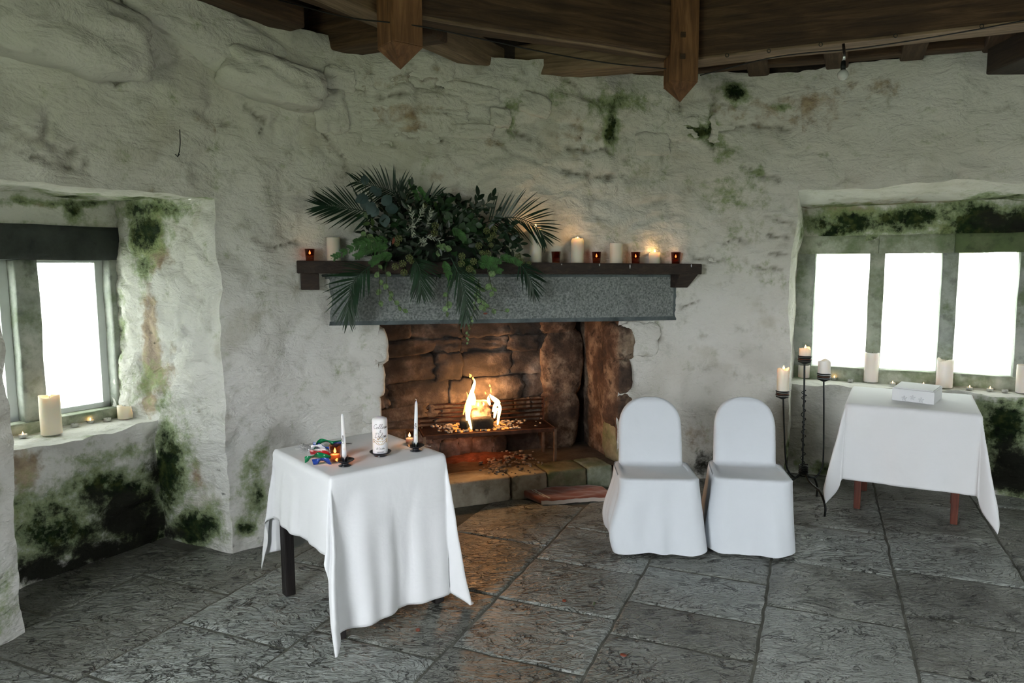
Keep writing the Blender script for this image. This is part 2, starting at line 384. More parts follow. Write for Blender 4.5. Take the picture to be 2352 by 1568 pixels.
def make_burnlog():
    m, nt, p, out = nmat('burning_wood'); N = NT(nt); g = N.geo(); n = N.noise(g, 12, 5)
    N.link(N.ramp(n, [(.35, (.05, .03, .02)), (.6, (.5, .34, .24))]), p.inputs['Base Color']); p.inputs['Roughness'].default_value = .9
    N.link(N.ramp(n, [(.4, (0, 0, 0)), (.62, (1, .36, .12))]), p.inputs['Emission Color']); p.inputs['Emission Strength'].default_value = 1.0; return m
M_LOG = make_burnlog()
M_PAPER = simple('white_card', (.80, .82, .84), .7); M_EMB = simple('embossed_card', (.78, .80, .82), .7)
M_INK = simple('black_print', (.01, .01, .012), .5); M_GOLD = simple('gold_print', (.52, .33, .11), .4, .3)
def satin(n, c): return simple(n, c, .25, var=.15, vscale=40)
M_RG = satin('green_satin', (.0, .19, .065)); M_RB = satin('blue_satin', (.012, .05, .30)); M_RR = satin('red_satin', (.36, .012, .018)); M_RW = satin('white_satin', (.74, .76, .79))
M_TULLE = simple('white_fluff', (.8, .8, .8), .9); M_MATCH = simple('matchwood', (.62, .60, .55), .8)
M_CABLE = simple('black_cable', (.006, .006, .006), .6); M_CHROME = simple('chrome', (.55, .58, .6), .25, 1.)
M_GRASS = simple('meadow', (.34, .37, .22), .9, var=.3, vscale=2.); M_HEDGE = simple('hazy_shrub', (.27, .31, .23), .9, var=.35, vscale=5); M_HEDGE2 = simple('yellow_gorse', (.46, .42, .19), .9, var=.3, vscale=5)

# ================================================================ WALLS
ROOM = np.array([1.0, 1.5, 1.4])
def stain(P, blobs):
    x, y = proj(P); r = np.zeros(len(P))
    for px, py, rx, ry, s in blobs:
        d = ((x-px)/rx)**2 + ((y-py)/ry)**2; r = np.maximum(r, s*np.exp(-d*.9))
    return r
CRACKS = [[(1560, 295), (1600, 310), (1640, 325), (1650, 296), (1700, 287), (1760, 284), (1800, 290)], [(1640, 230), (1636, 265), (1650, 296)], [(1650, 300), (1640, 345)], [(0, 330), (40, 345), (75, 360), (105, 370), (165, 380)], [(165, 358), (175, 350), (195, 378)],
    [(720, 240), (735, 290), (770, 330), (790, 355), (805, 390)], [(690, 165), (718, 215), (705, 238)], [(760, 195), (775, 240), (830, 236), (870, 262)], [(800, 190), (835, 200), (842, 215)], [(1000, 205), (1040, 204), (1090, 200)], [(1130, 290), (1150, 265), (1170, 245), (1195, 250)], [(1150, 300), (1180, 300), (1230, 320), (1240, 335)], [(1300, 345), (1350, 352), (1400, 345), (1440, 362)], [(830, 322), (900, 326)], [(830, 222), (930, 224), (945, 232)], [(900, 183), (950, 178), (965, 190)],
    [(270, 180), (300, 130), (330, 120), (345, 128)], [(210, 130), (230, 160), (262, 182)], [(240, 0), (205, 40), (225, 90), (205, 115)], [(480, 165), (510, 175), (540, 160)], [(490, 270), (520, 275)], [(1700, 380), (1740, 400), (1780, 410)], [(1750, 495), (1815, 510)], [(1760, 540), (1820, 545)], [(1770, 580), (1830, 590)], [(1740, 610), (1800, 620)], [(1290, 400), (1380, 410), (1440, 395)], [(1515, 740), (1516, 780), (1490, 818)], [(1590, 590), (1660, 598)], [(1660, 560), (1690, 545), (1720, 555)], [(450, 120), (480, 150)], [(560, 240), (600, 270), (590, 300)], [(1560, 700), (1600, 690)], [(590, 540), (625, 565), (680, 548)], [(910, 300), (980, 300), (1010, 320)], [(1040, 300), (1120, 303)], [(1560, 230), (1562, 290)], [(1300, 190), (1340, 230), (1400, 240), (1430, 262)]]
def cracks(P):
    x, y = proj(P); r = np.zeros(len(P))
    for pl in CRACKS:
        for (ax, ay), (bx, by) in zip(pl[:-1], pl[1:]):
            t = np.clip(((x-ax)*(bx-ax)+(y-ay)*(by-ay))/((bx-ax)**2+(by-ay)**2), 0, 1); wob = 3.5*np.sin(x*.13+y*.21); d = np.hypot(x-ax-t*(bx-ax)+wob*.6, y-ay-t*(by-ay)+wob); r = np.maximum(r, np.exp(-(d/4.2)**2))
    return r
def warp(P, amp=1.):
    P = np.asarray(P); d = np.stack([fbm(P, 2.2, 3, o_) for o_ in (0., 31.3, 57.1)], 1)*.045
    d += np.stack([fbm(P, 9., 3, o_) for o_ in (5., 22.3, 44.1)], 1)*.014
    return P + d*amp
def worley(s, z, cw, ch):
    x = s/cw; y = z/ch; ix = np.floor(x).astype(int); iy = np.floor(y).astype(int)
    f1 = np.full(len(x), 9.); f2 = f1.copy(); cid = np.zeros(len(x))
    for a in (-1, 0, 1):
        for b in (-1, 0, 1):
            cx_, cy_ = ix+a, iy+b; h1 = _T[cx_ & 63, cy_ & 63, 3]*.42+.5; h2 = _T[cx_ & 63, cy_ & 63, 9]*.40+.5
            d = np.hypot((cx_+h1-x), (cy_+h2-y)); r = _T[cx_ & 63, cy_ & 63, 21]
            cl = d < f1; f2 = np.where(cl, f1, np.minimum(f2, d)); cid = np.where(cl, r, cid); f1 = np.where(cl, d, f1)
    return f2-f1, cid
class Wall:
    def __init__(s, name): s.name = name; s.V = []; s.Fc = []; s.A = {k: [] for k in ('moss', 'damp', 'ochre', 'joint', 'warm', 'blot')}; s.n = 0
    def patch(s, P, moss=(), damp=(), ochre=(), stone=(), relief=0., amp=1., zone0=0., cell=(.30, .16)):
        P = np.asarray(P, float); a, b = P.shape[:2]; Q = P.reshape(-1, 3)
        du = np.gradient(P, axis=0); dv = np.gradient(P, axis=1); nn = np.cross(du, dv).reshape(-1, 3); nn /= np.linalg.norm(nn, axis=1)[:, None]+1e-9
        sg = np.sign(np.sum((ROOM-Q)*nn, 1).sum()); nn = nn*(sg if sg else 1)
        jt = np.zeros(len(Q)); zn = np.zeros(len(Q))
        if relief:
            L = np.linalg.norm(np.diff(P[:, 0], axis=0), axis=1); sc = np.concatenate([[0], np.cumsum(L)])
            ss = np.repeat(sc, b); zz = Q[:, 2]; H2 = np.linalg.norm(np.diff(P[0], axis=0), axis=1); hh = np.tile(np.concatenate([[0], np.cumsum(H2)]), a)
            w = np.stack([ss, hh, 0*ss], 1); ws = ss + fbm(w, 4, 3, 3.)*.10; wz = hh + fbm(w, 4, 3, 17.)*.07
            e, cid = worley(ws, wz, *cell); zone = np.clip(stain(Q, stone)+zone0, 0, 1) if (len(stone) or zone0) else np.zeros(len(Q))
            m = np.minimum.outer(np.minimum(sc, sc[-1]-sc), np.ones(b)).ravel(); m2 = np.minimum(hh, hh.max()-hh)
            fade = sst(0, .06, m)*sst(0, .05, m2)
            zn = zone*fade; zone = zone*sst(.30, .62, .5+.5*fbm(w, 1.7, 3, 8.)+zone*.22)
            Q = Q + nn*(relief*zone*fade*(sst(0, .30, e)*1.0 - .55 + cid*.55))[:, None]
            jt = zone*fade*(1-sst(.03, .13, e))*sst(-.15, .3, fbm(w, 5, 3, 77.))
        if relief:
            ck = cracks(Q)*fade; jt = np.maximum(jt*.5, ck); Q = Q - nn*(ck*.022)[:, None]
        if amp < .5:
            uu = np.minimum(np.arange(a), np.arange(a)[::-1]); vv = np.minimum(np.arange(b), np.arange(b)[::-1]); am = 1+(amp-1)*sst(0, 3, np.minimum.outer(uu, vv).ravel().astype(float)); D = Q+(warp(Q, 1.)-Q)*am[:, None]; D[:, 2] = np.minimum(D[:, 2], ZSILL+.012*am+.004)
        else: D = warp(Q, amp)
        s.V.append(D); s.Fc += [(s.n+i*b+j, s.n+(i+1)*b+j, s.n+(i+1)*b+j+1, s.n+i*b+j+1) for i in range(a-1) for j in range(b-1)]
        s.n += len(Q)
        for k, bl in (('moss', moss), ('damp', damp), ('ochre', ochre)): s.A[k].append(stain(P.reshape(-1, 3), bl))
        s.A['joint'].append(jt); s.A['warm'].append(fbm(Q, 1.5, 3, 61.)*.36); s.A['blot'].append(fbm(Q, 3.4, 4, 29.)*.40)
    def build(s):
        V = np.vstack(s.V); me = mesh_of(s.name, V, s.Fc, M_WALL)
        for k, v in s.A.items():
            at = me.attributes.new(k, 'FLOAT', 'POINT'); at.data.foreach_set('value', np.concatenate(v).astype(np.float32))
        o = bpy.data.objects.new(s.name, me); COL.objects.link(o); o['kind'] = 'structure'; WL[o] = np.zeros(3); return o
def resample(path, res):
    p = np.array(path, float); L = np.concatenate([[0], np.cumsum(np.linalg.norm(np.diff(p, axis=0), axis=1))])
    n = max(2, int(L[-1]/res)+1); t = np.linspace(0, L[-1], n); return np.stack([np.interp(t, L, p[:, k]) for k in range(p.shape[1])], 1)
def vpatch(path, z0, z1, res=.02):
    p = resample(path, res); z = np.array([q for q in np.arange(-10, 300)*(.018 if res < .025 else res) if z0+.004 < q < z1-.004]); z = np.concatenate([[z0], z, [z1]]); nz = len(z)
    P = np.zeros((len(p), nz, 3)); P[:, :, 0] = p[:, None, 0]; P[:, :, 1] = p[:, None, 1]; P[:, :, 2] = z[None]; return P
def qpatch(a, b, c, d, res=.02):
    """bilinear quad a->b one way, a->d the other"""
    a, b, c, d = map(lambda q: np.array(q, float), (a, b, c, d)); n = max(2, int(np.linalg.norm(b-a)/res)+1); m = max(2, int(np.linalg.norm(d-a)/res)+1)
    u = np.linspace(0, 1, n)[:, None, None]; v = np.linspace(0, 1, m)[None, :, None]
    return a*(1-u)*(1-v)+b*u*(1-v)+c*u*v+d*(1-u)*v
def v3(p, z): return np.array([p[0], p[1], z])

ZT = 2.84; ZSILL = .67
Q = (-1.517, 3.746); J = (-2.079, 2.917); LAR = (-1.985, 3.991); LAL = (-2.52, 3.09); LWR = (-2.27, 4.14); LWL = (-2.84, 3.25)
E_ = (1.92, 4.95); G = (3.4, 4.28); RAL = (2.066, 5.26); RAR = (3.56, 4.50); RWL = (2.18, 5.50); RWR = (3.70, 4.72)
FL = (-.82, 4.36); FR = (.735, 4.965); HB = 1.165
ZSL, ZSL_IN = 1.905, float(onvert(250, 457, LWL, LWR)[2])
ZSR, ZSR_IN = 2.04, float(onvert(2000, 470, RWL, RWR)[2])
ZHL = float(onvert(150, 523, LWL, LWR)[2]); ZPL = float(onvert(150, 597, LWL, LWR)[2])
ZHR = float(onvert(2080, 545, RWL, RWR)[2]); ZPR = float(onvert(2080, 581, RWL, RWR)[2])
# --- left wall and its window embrasure
w = Wall('wall_left')
w.patch(vpatch(REAR[10:], -.1, ZT, .024), moss=[(20, 1350, 40, 90, .5), (45, 1250, 20, 30, .5)], relief=.03, zone0=.4)
w.patch(vpatch([J, Q], ZSL, ZT), stone=[(60, 330, 200, 60, .7), (480, 200, 160, 120, .6), (250, 120, 250, 80, .6)], relief=.03, ochre=[(540, 240, 30, 60, .55), (590, 170, 40, 20, .6), (500, 280, 60, 40, .3)], damp=[(15, 300, 60, 14, .35), (495, 440, 16, 8, .7)], zone0=.15)
w.patch(qpatch(v3(J, ZSL), v3(Q, ZSL), v3(LWR, ZSL_IN)+np.array([-.06, .04, .004]), v3(LWL, ZSL_IN)+np.array([-.06, .04, .004])), moss=[(130, 450, 120, 12, .75), (330, 455, 120, 9, .75), (20, 445, 30, 10, .5), (470, 450, 40, 8, .6)])
w.patch(vpatch([Q, (LWR[0]-.09, LWR[1]+.047)], -.1, max(ZSL, ZSL_IN)+.12), relief=.022, zone0=.45, cell=(.2, .13), moss=[(335, 535, 45, 62, 1.25), (350, 478, 100, 28, .95), (330, 610, 28, 50, .75), (250, 600, 12, 200, .55), (285, 800, 10, 140, .6), (395, 1100, 50, 100, 1.15), (455, 1215, 65, 50, 1.2), (390, 1020, 30, 60, .9), (350, 880, 40, 80, .45), (380, 930, 30, 40, .5), (420, 470, 60, 18, .5), (430, 1000, 20, 60, .4)],
        ochre=[(345, 560, 40, 80, .85), (348, 800, 20, 130, 1.0), (375, 870, 30, 60, .7), (345, 935, 20, 25, .9), (400, 1080, 20, 40, .6), (455, 1100, 14, 40, .5)], damp=[(370, 1190, 40, 70, .8), (506, 1086, 14, 7, 1.1), (512, 1142, 12, 5, .9), (345, 772, 8, 8, .9), (356, 795, 8, 9, .8), (395, 1230, 50, 30, .9), (300, 520, 12, 40, .5)])
w.patch(vpatch([LAL, LAR], -.1, ZSILL), relief=.03, zone0=.7, cell=(.34, .17), moss=[(270, 1120, 130, 60, 1.05), (150, 1230, 150, 70, .95), (330, 1200, 100, 90, 1.15), (200, 1170, 200, 60, .75), (200, 1060, 160, 20, .5), (60, 1150, 40, 90, .5), (90, 1280, 60, 50, .8), (300, 1040, 100, 20, .55)],
        damp=[(300, 1190, 120, 70, 1.15), (230, 1150, 70, 45, .85), (150, 1310, 160, 45, 1.15), (260, 1260, 160, 40, 1.1), (360, 1080, 40, 60, .75), (60, 1200, 40, 30, .5), (140, 1170, 60, 20, .6)], ochre=[(60, 1080, 40, 60, .7), (330, 1160, 40, 50, .55), (50, 1180, 40, 40, .5)])
w.patch(qpatch(v3(LAL, ZSILL), v3(LAR, ZSILL), v3(LWR, ZSILL), v3(LWL, ZSILL)), amp=.12, moss=[(200, 1003, 200, 5, .35)], damp=[(60, 1020, 50, 6, .3)])
w.patch(vpatch([(LWL[0]-.06, LWL[1]-.09), (LWR[0]+.06, LWR[1]+.09)], ZHL-.01, ZSL_IN+.12), amp=.6, moss=[(165, 480, 22, 30, .85), (60, 462, 120, 12, .8), (200, 462, 90, 9, .75), (60, 510, 150, 6, .5)], ochre=[(100, 468, 60, 8, .6)])
w.patch(vpatch([J, LWL], -.1, ZSL+.15))
wall_left = w.build()
# --- fireplace wall
PM = [Q, (-1.37, 3.885), (-1.18, 4.12), (-.98, 4.275), FL]; PM2 = [FR, (1.1, 5.07), (1.4, 5.09), (1.68, 5.04), E_]
BMOSS = [(1405, 300, 26, 55, .95), (1440, 240, 60, 30, .7), (1380, 260, 30, 60, .55), (1690, 212, 34, 22, 1.0), (1600, 305, 50, 16, .95), (1640, 300, 12, 50, .8), (1785, 238, 24, 12, .9), (1560, 180, 60, 14, .5), (1180, 240, 40, 20, .5), (1170, 275, 12, 30, .7), (1300, 230, 60, 40, .35), (1700, 450, 70, 70, .42), (1660, 430, 60, 40, .45), (1740, 390, 14, 14, .7), (1500, 380, 80, 60, .25), (1440, 560, 90, 50, .25), (1660, 340, 30, 60, .5), (1700, 530, 60, 60, .3),
         (585, 1130, 34, 80, .8), (560, 1220, 34, 26, 1.0), (605, 1060, 24, 40, .55), (480, 1230, 30, 26, .9), (665, 772, 12, 6, .6), (1800, 640, 60, 20, .2), (1830, 1000, 12, 80, .5)]
BOCH = [(930, 260, 110, 26, .5), (1000, 185, 70, 14, .6), (880, 190, 60, 20, .45), (760, 250, 12, 90, .4), (950, 290, 40, 8, .7), (1750, 260, 110, 30, .45), (1850, 230, 80, 40, .45), (1330, 300, 70, 60, .3), (1020, 400, 60, 30, .35), (1120, 330, 60, 20, .3), (1600, 1000, 30, 40, .5), (865, 850, 10, 60, .5)]
BDAMP = [(1615, 1070, 50, 40, .8), (1600, 1010, 30, 40, .4), (1040, 206, 50, 6, .9), (520, 1262, 50, 10, .8), (1600, 305, 30, 10, .5), (1690, 225, 40, 8, .6), (1330, 322, 5, 5, 1.), (1560, 940, 60, 30, .25), (1030, 263, 5, 4, 1.), (1135, 280, 8, 8, .8), (665, 772, 8, 5, .7), (600, 1240, 40, 12, .7), (1640, 330, 8, 30, .6)]
BSTONE = [(880, 240, 190, 90, 1.), (1080, 240, 160, 60, .9), (1300, 260, 200, 90, .8), (1600, 280, 180, 90, .75), (1780, 560, 60, 200, .8), (1450, 450, 250, 130, .45), (620, 260, 90, 110, .5), (1120, 350, 260, 60, .55), (800, 330, 80, 80, .5), (850, 850, 30, 150, .8)]
w = Wall('wall_back')
kw = dict(moss=BMOSS, ochre=BOCH, damp=BDAMP, stone=BSTONE, relief=.026, zone0=.10, cell=(.36, .15))
w.patch(vpatch(PM, -.1, ZT, .018), **kw)
w.patch(vpatch([FL, FR], 1.24, ZT, .018), **kw)
w.patch(vpatch(PM2, -.1, ZT, .018), **kw)
wall_back = w.build()
# --- right wall and its window embrasure
w = Wall('wall_right')
w.patch(vpatch([E_, G], ZSR, ZT), stone=[(1850, 420, 120, 30, .8), (2150, 410, 200, 20, .8)], relief=.03, ochre=[(1860, 240, 110, 50, .5), (1800, 300, 60, 30, .45), (2000, 190, 120, 30, .3)], zone0=.05, damp=[(1705, 220, 20, 10, .4)])
w.patch(qpatch(v3(E_, ZSR), v3(G, ZSR), v3(RWR, ZSR_IN)+np.array([.03, .06, .004]), v3(RWL, ZSR_IN)+np.array([.03, .06, .004])), ochre=[(2150, 465, 200, 10, .8), (1900, 472, 60, 8, .8)], moss=[(2300, 450, 80, 14, .9), (2050, 468, 200, 7, .8)])
w.patch(vpatch([E_, (RWL[0]+.05, RWL[1]+.106)], -.1, max(ZSR, ZSR_IN)+.12), ochre=[(1848, 540, 12, 90, .75), (1840, 660, 10, 60, .5)], moss=[(1840, 520, 14, 50, .55), (1812, 1050, 14, 60, .9), (1850, 640, 10, 100, .4)])
w.patch(vpatch([RAL, RAR], -.1, ZSILL), relief=.03, stone=[(2310, 1020, 120, 120, 1.)], moss=[(2310, 980, 80, 75, 1.15), (2330, 1080, 80, 80, 1.1), (2250, 960, 40, 50, .9), (1890, 1080, 70, 20, .75), (1970, 1060, 30, 40, .6), (1840, 1060, 20, 50, .6), (1960, 980, 20, 30, .35), (2260, 1080, 30, 60, .8)], damp=[(2330, 1070, 70, 80, 1.1), (2300, 920, 60, 6, .8), (2280, 1110, 60, 30, 1.0)], ochre=[(2270, 980, 20, 30, .5)])
w.patch(qpatch(v3(RAL, ZSILL), v3(RAR, ZSILL), v3(RWR, ZSILL), v3(RWL, ZSILL)), amp=.12)
w.patch(vpatch([(RWL[0]-.08, RWL[1]+.041), (RWR[0]+.08, RWR[1]-.041)], ZHR-.01, ZSR_IN+.12), relief=.02, zone0=.4, moss=[(1950, 505, 110, 36, 1.15), (2100, 500, 130, 36, 1.1), (2250, 505, 120, 50, 1.2), (2350, 515, 80, 60, 1.3), (1900, 530, 30, 30, 1.0), (2000, 545, 60, 18, .7), (2150, 535, 60, 16, .8)], damp=[(2290, 500, 80, 40, .85), (2340, 520, 60, 50, .9), (1890, 500, 30, 40, .55), (2140, 540, 50, 20, .5)], ochre=[(1960, 480, 80, 18, .8), (2060, 495, 90, 16, .7), (1920, 520, 28, 14, .9), (2190, 520, 60, 20, .6)])
w.patch(vpatch([G, RWR], -.1, ZSR+.2))
wall_right = w.build()
w = Wall('wall_rear')
for i in range(0, 10):
    a, b = REAR[i], REAR[i+1]
    if i in REAR_OPEN:
        z0, z1 = REAR_OPEN[i]
        if z0 > .1: w.patch(vpatch([a, b], 0, z0, .06))
        w.patch(vpatch([a, b], z1, ZT, .06))
    else: w.patch(vpatch([a, b], -.1, ZT, .024 if i == 0 else .06), relief=.03, zone0=.5)
wall_rear = w.build()
m = MB(); hk = [onvert(x, y, J, Q)+np.array([.02, -.03, 0]) for x, y in ((410, 300), (411, 330), (409, 350), (405, 362))]; m.tube(spline(hk, 20), .0022, 5); m.tube([hk[-1]+np.array([-.01, 0, .012]), hk[-1], hk[-1]+np.array([.01, 0, .012])], .0022, 5)
tag(obj('wall_hook', m, M_IRON), 'thin dark wire hook hanging on the upper left wall', 'hook')
# --- bold stones standing proud of the wash, under the wall plates
def stone_mesh(c, size, R, seed, p=3.2, n=9, rough=.10):
    g = np.linspace(-1, 1, n); V = []; Fc = []; idx = {}
    def vid(q):
        k = tuple(np.round(q, 4))
        if k not in idx: idx[k] = len(V); V.append(np.array(q))
        return idx[k]
    for ax in range(3):
        for sgn in (-1, 1):
            for i in range(n-1):
                for j in range(n-1):
                    f = []
                    for a, b in ((i, j), (i+1, j), (i+1, j+1), (i, j+1)):
                        q = [0, 0, 0]; q[ax] = sgn; q[(ax+1) % 3] = g[a]; q[(ax+2) % 3] = g[b]; f.append(vid(q))
                    Fc.append(tuple(f if sgn > 0 else f[::-1]))
    V = np.array(V); r = (np.abs(V)**p).sum(1)**(1/p); V = V/r[:, None]
    V = V*(1 + rough*fbm(V*1.3+seed*7.1, 2.2, 4))[:, None]
    W_ = (V*np.array(size)/2.) @ R.T + np.array(c); m = MB(); m.add(W_, Fc); return m
def wall_R(a, b): d = np.array([b[0]-a[0], b[1]-a[1], 0.]); return frame(d)
def proud(px, py, wpx, hpx, A, B, parent, dep=.16, seed=1, tilt=0., inset=.3, p=3.2):
    c = onvert(px, py, A, B); sc = np.linalg.norm((c-CAM))/F; R = wall_R(A, B); n_ = np.cross(R[:, 0], [0, 0, 1.])
    if n_ @ (CAM-c) < 0: n_ = -n_
    ct, st_ = math.cos(tilt), math.sin(tilt); Rl = np.array([[ct, 0, st_], [0, 1, 0], [-st_, 0, ct]])
    fs = abs(R[:, 0] @ rt); o = obj('stone', stone_mesh(c - n_*dep*inset, (wpx*sc/max(fs, .35), dep*1.5, hpx*sc), R @ Rl, seed, p, 16, .17), M_WALL, parent); return o
proud(627, 188, 160, 92, Q, PM[1], wall_left, .22, 3, .12, .22, 5)
proud(480, 75, 200, 130, J, Q, wall_left, .16, 9, .35, .28, 6)
proud(140, 70, 165, 150, J, Q, wall_left, .28, 5, .05, .20, 5)
for k, a in enumerate([(760, 255, 62, 90, -.1), (805, 235, 70, 50, 0), (860, 255, 80, 52, .05), (930, 200, 110, 50, .08), (990, 160, 100, 70, 0), (1085, 215, 120, 46, .02), (1010, 255, 120, 40, 0), (880, 310, 110, 60, .0), (960, 315, 90, 40, .1), (1150, 270, 44, 44, 0), (1230, 240, 70, 50, .2), (1060, 300, 140, 34, -.03), (780, 180, 60, 50, 0), (850, 190, 80, 40, 0)]):
    B_ = FL if a[0] < 800 else FR; A_ = PM[2] if a[0] < 800 else FL
    proud(*a[:4], A_, B_, wall_back, .085, 20+k, a[4], .52, 6)
for k, a in enumerate([(1780, 500, 70, 22), (1795, 540, 60, 20), (1775, 575, 80, 22), (1790, 625, 60, 22), (1785, 690, 60, 26), (1720, 620, 90, 40), (1660, 600, 70, 40), (1470, 780, 96, 76), (1690, 300, 110, 60), (1560, 290, 90, 60), (1500, 330, 80, 50)]):
    proud(*a, FR if a[0] < 1560 else PM2[1], PM2[1] if a[0] < 1560 else PM2[2], wall_back, .055, 50+k, .05*math.sin(k), .66, 6)

# ================================================================ FLOOR
d1 = np.array([.393, .920]); d2 = np.array([.920, -.393])
def fpos(s, t): q = d1*s + d2*t; return q
mb = MB(); mb.add([(-3.4, -2.3, -.035), (5.2, -2.3, -.035), (5.2, 6.2, -.035), (-3.4, 6.2, -.035)], [(0, 1, 2, 3)])
m_ = MB(); n_ = 40; gx = np.linspace(-3.4, 5.2, n_); gy = np.linspace(-2.4, 6.2, n_); XX, YY = np.meshgrid(gx, gy, indexing='ij')
m_.grid(np.stack([XX, YY, np.full_like(XX, -.010)], 2))
floor = obj('floor', m_, M_MORTAR); floor['kind'] = 'structure'
def in_room(x, y): return math.hypot(x-1.0, (y-1.55)*.93) < 4.15 and y < 5.9
TS = [-4.27, -3.69, -3.105, -2.53, -1.94, -1.338, -.767, -.175, .403, .983, 1.57, 2.15, 2.74, 3.3]
CUT = {4: [-.3, .45, 1.18, 1.985, 2.36, 2.95, 3.6, 4.3], 5: [-.2, .6, 1.35, 2.0, 2.47, 2.94, 3.43, 3.925, 4.5, 5.1], 6: [-.2, .7, 1.6, 2.2, 2.82, 3.14, 3.565, 4.05, 4.6, 5.2], 7: [-.1, .6, 1.3, 1.95, 2.55, 3.343, 3.9, 4.5, 5.1, 5.6],
       8: [.2, .9, 1.7, 2.4, 3.01, 3.49, 3.99, 4.6, 5.2, 5.8], 9: [.5, 1.2, 1.9, 2.6, 3.245, 4.15, 4.68, 5.3, 5.9], 3: [-.2, .5, 1.2, 1.75, 2.19, 2.9, 3.5], 2: [.2, .9, 1.7, 2.47, 3.2], 1: [.4, 1.2, 2.0, 2.8]}
for k in range(len(TS)-1):
    cuts = CUT.get(k, [-1.5+.72*j+.2*math.sin(k*3+j) for j in range(11)]); cuts = [-2.2, -1.1] + cuts if cuts[0] > -.9 else cuts
    for j in range(len(cuts)-1):
        s0, s1 = cuts[j], cuts[j+1]; t0, t1 = TS[k], TS[k+1]; cc = fpos((s0+s1)/2, (t0+t1)/2)
        if not in_room(*cc): continue
        near = cc[1] > 1.3
        g_ = .0035; nu = max(3, int((s1-s0)/(.035 if near else .2))); nv = max(3, int((t1-t0)/(.035 if near else .2)))
        us = np.concatenate([[s0+g_, s0+g_+.008], np.linspace(s0+g_+.02, s1-g_-.02, nu), [s1-g_-.008, s1-g_]]); vs = np.concatenate([[t0+g_, t0+g_+.008], np.linspace(t0+g_+.02, t1-g_-.02, nv), [t1-g_-.008, t1-g_]])
        UU, VV = np.meshgrid(us, vs, indexing='ij'); X = UU*d1[0]+VV*d2[0]; Y = UU*d1[1]+VV*d2[1]
        q = np.stack([X.ravel(), Y.ravel(), 0*X.ravel()], 1); jit = np.stack([fbm(q, 12, 2, 3.), fbm(q, 12, 2, 9.)], 1)*.006
        z = fbm(q*np.array([1, 1, 1]), 2.5, 3, k*3.1+j)*.0035 + fbm(q, 13, 3, k*1.7)*.0022 + random.uniform(-.0025, .0015)
        ed = np.minimum.outer(np.minimum(us-us[0], us[-1]-us), np.full(len(vs), 9.)); ev = np.minimum.outer(np.full(len(us), 9.), np.minimum(vs-vs[0], vs[-1]-vs)); e = np.minimum(ed, ev).ravel()
        z = np.where(e < .001, -.009, z - .003*(1-sst(0, .02, e)))
        tl = (random.uniform(-.003, .003), random.uniform(-.003, .003)); z += ((UU-(s0+s1)/2)*tl[0]+(VV-(t0+t1)/2)*tl[1]).ravel()
        P = np.stack([X.ravel()+jit[:, 0], Y.ravel()+jit[:, 1], np.minimum(z, .004)-.003], 1).reshape(len(us), len(vs), 3)
        m_ = MB(); m_.grid(P); obj('flagstone', m_, M_SLAB, floor)

# ================================================================ CEILING
ZB = 2.76
m_ = MB(); m_.add([(-3.6, -2.6, 3.12), (5.4, -2.6, 3.12), (5.4, 6.4, 3.12), (-3.6, 6.4, 3.12), (-3.6, -2.6, 3.16), (5.4, -2.6, 3.16), (5.4, 6.4, 3.16), (-3.6, 6.4, 3.16)], [(0, 1, 2, 3), (4, 7, 6, 5), (0, 4, 5, 1), (1, 5, 6, 2), (2, 6, 7, 3), (3, 7, 4, 0)])
ceiling = obj('ceiling', m_, M_BOARD, smooth=False); ceiling['kind'] = 'structure'
def beam(name, a, b, width, z0, height, mat, side=0., bevel=.012, ext=(0, 0)):
    a = np.array(a[:2]); b = np.array(b[:2]); d = (b-a)/np.linalg.norm(b-a); a = a - d*ext[0]; b = b + d*ext[1]; n = np.array([-d[1], d[0]])
    L = np.linalg.norm(b-a); R = frame((d[0], d[1], 0)); c = (a+b)/2 + n*side
    nl = max(4, int(L/.12)); xs = np.linspace(-L/2, L/2, nl); V = []; Fc = []
    ring = [(-width/2, 0), (width/2, 0), (width/2, height), (-width/2, height)]
    for x in xs:
        for y, z in ring:
            p = np.array([c[0], c[1], z0+z]) + R @ np.array([x, y, 0]); w_ = np.array([[*p]]); V.append(p + np.array([0, 0, .006*fbm(w_, 2.5, 2)[0]]) + R[:, 1]*.006*fbm(w_, 2.5, 2, 40.)[0])
    for i in range(nl-1):
        for k in range(4): Fc.append((i*4+k, i*4+(k+1) % 4, (i+1)*4+(k+1) % 4, (i+1)*4+k))
    Fc += [(3, 2, 1, 0), tuple((nl-1)*4+k for k in range(4))]
    # local x runs along the beam so the grain follows it
    o_ = obj(name, MB().add([R.T @ (q-np.array([c[0], c[1], z0])) for q in V], Fc), mat, None, smooth=False)
    o_.parent = ceiling; o_.rotation_euler = (0, 0, math.atan2(d[1], d[0])); off = WL[o_]
    o_.location = np.array([c[0], c[1], z0]) + R @ off - WL[ceiling]
    if bevel: md = o_.modifiers.new('bevel', 'BEVEL'); md.width = bevel; md.segments = 2; md.limit_method = 'ANGLE'
    return o_
def mid(*p): return np.mean([onz(*q, ZB)[:2] for q in p], 0)
P1 = onz(920, 160, 2.5); P2 = onz(1562, 235, 2.5)
beam('beam', (P1[0]-.02, P1[1]+.06), (P2[0]-.02, P2[1]+.05), .17, ZB, .32, M_BEAM)
beam('beam', (1.05, 4.515), (2.565, 3.885), .16, ZB, .34, M_BEAM, ext=(0, .9))
beam('beam', (-1.28, 4.44), (P1[0]-.02, P1[1]+.46), .17, ZB, .24, M_BEAM, ext=(.3, .2))
beam('beam', (-.15, 4.98), (P2[0]-.02, P2[1]+.18), .19, ZB-.005, .20, M_BEAML, ext=(.05, .1))
beam('beam', (-.09, 4.85), (-.78, 3.60), .15, ZB+.012, .16, M_BEAML, ext=(.15, 1.6))
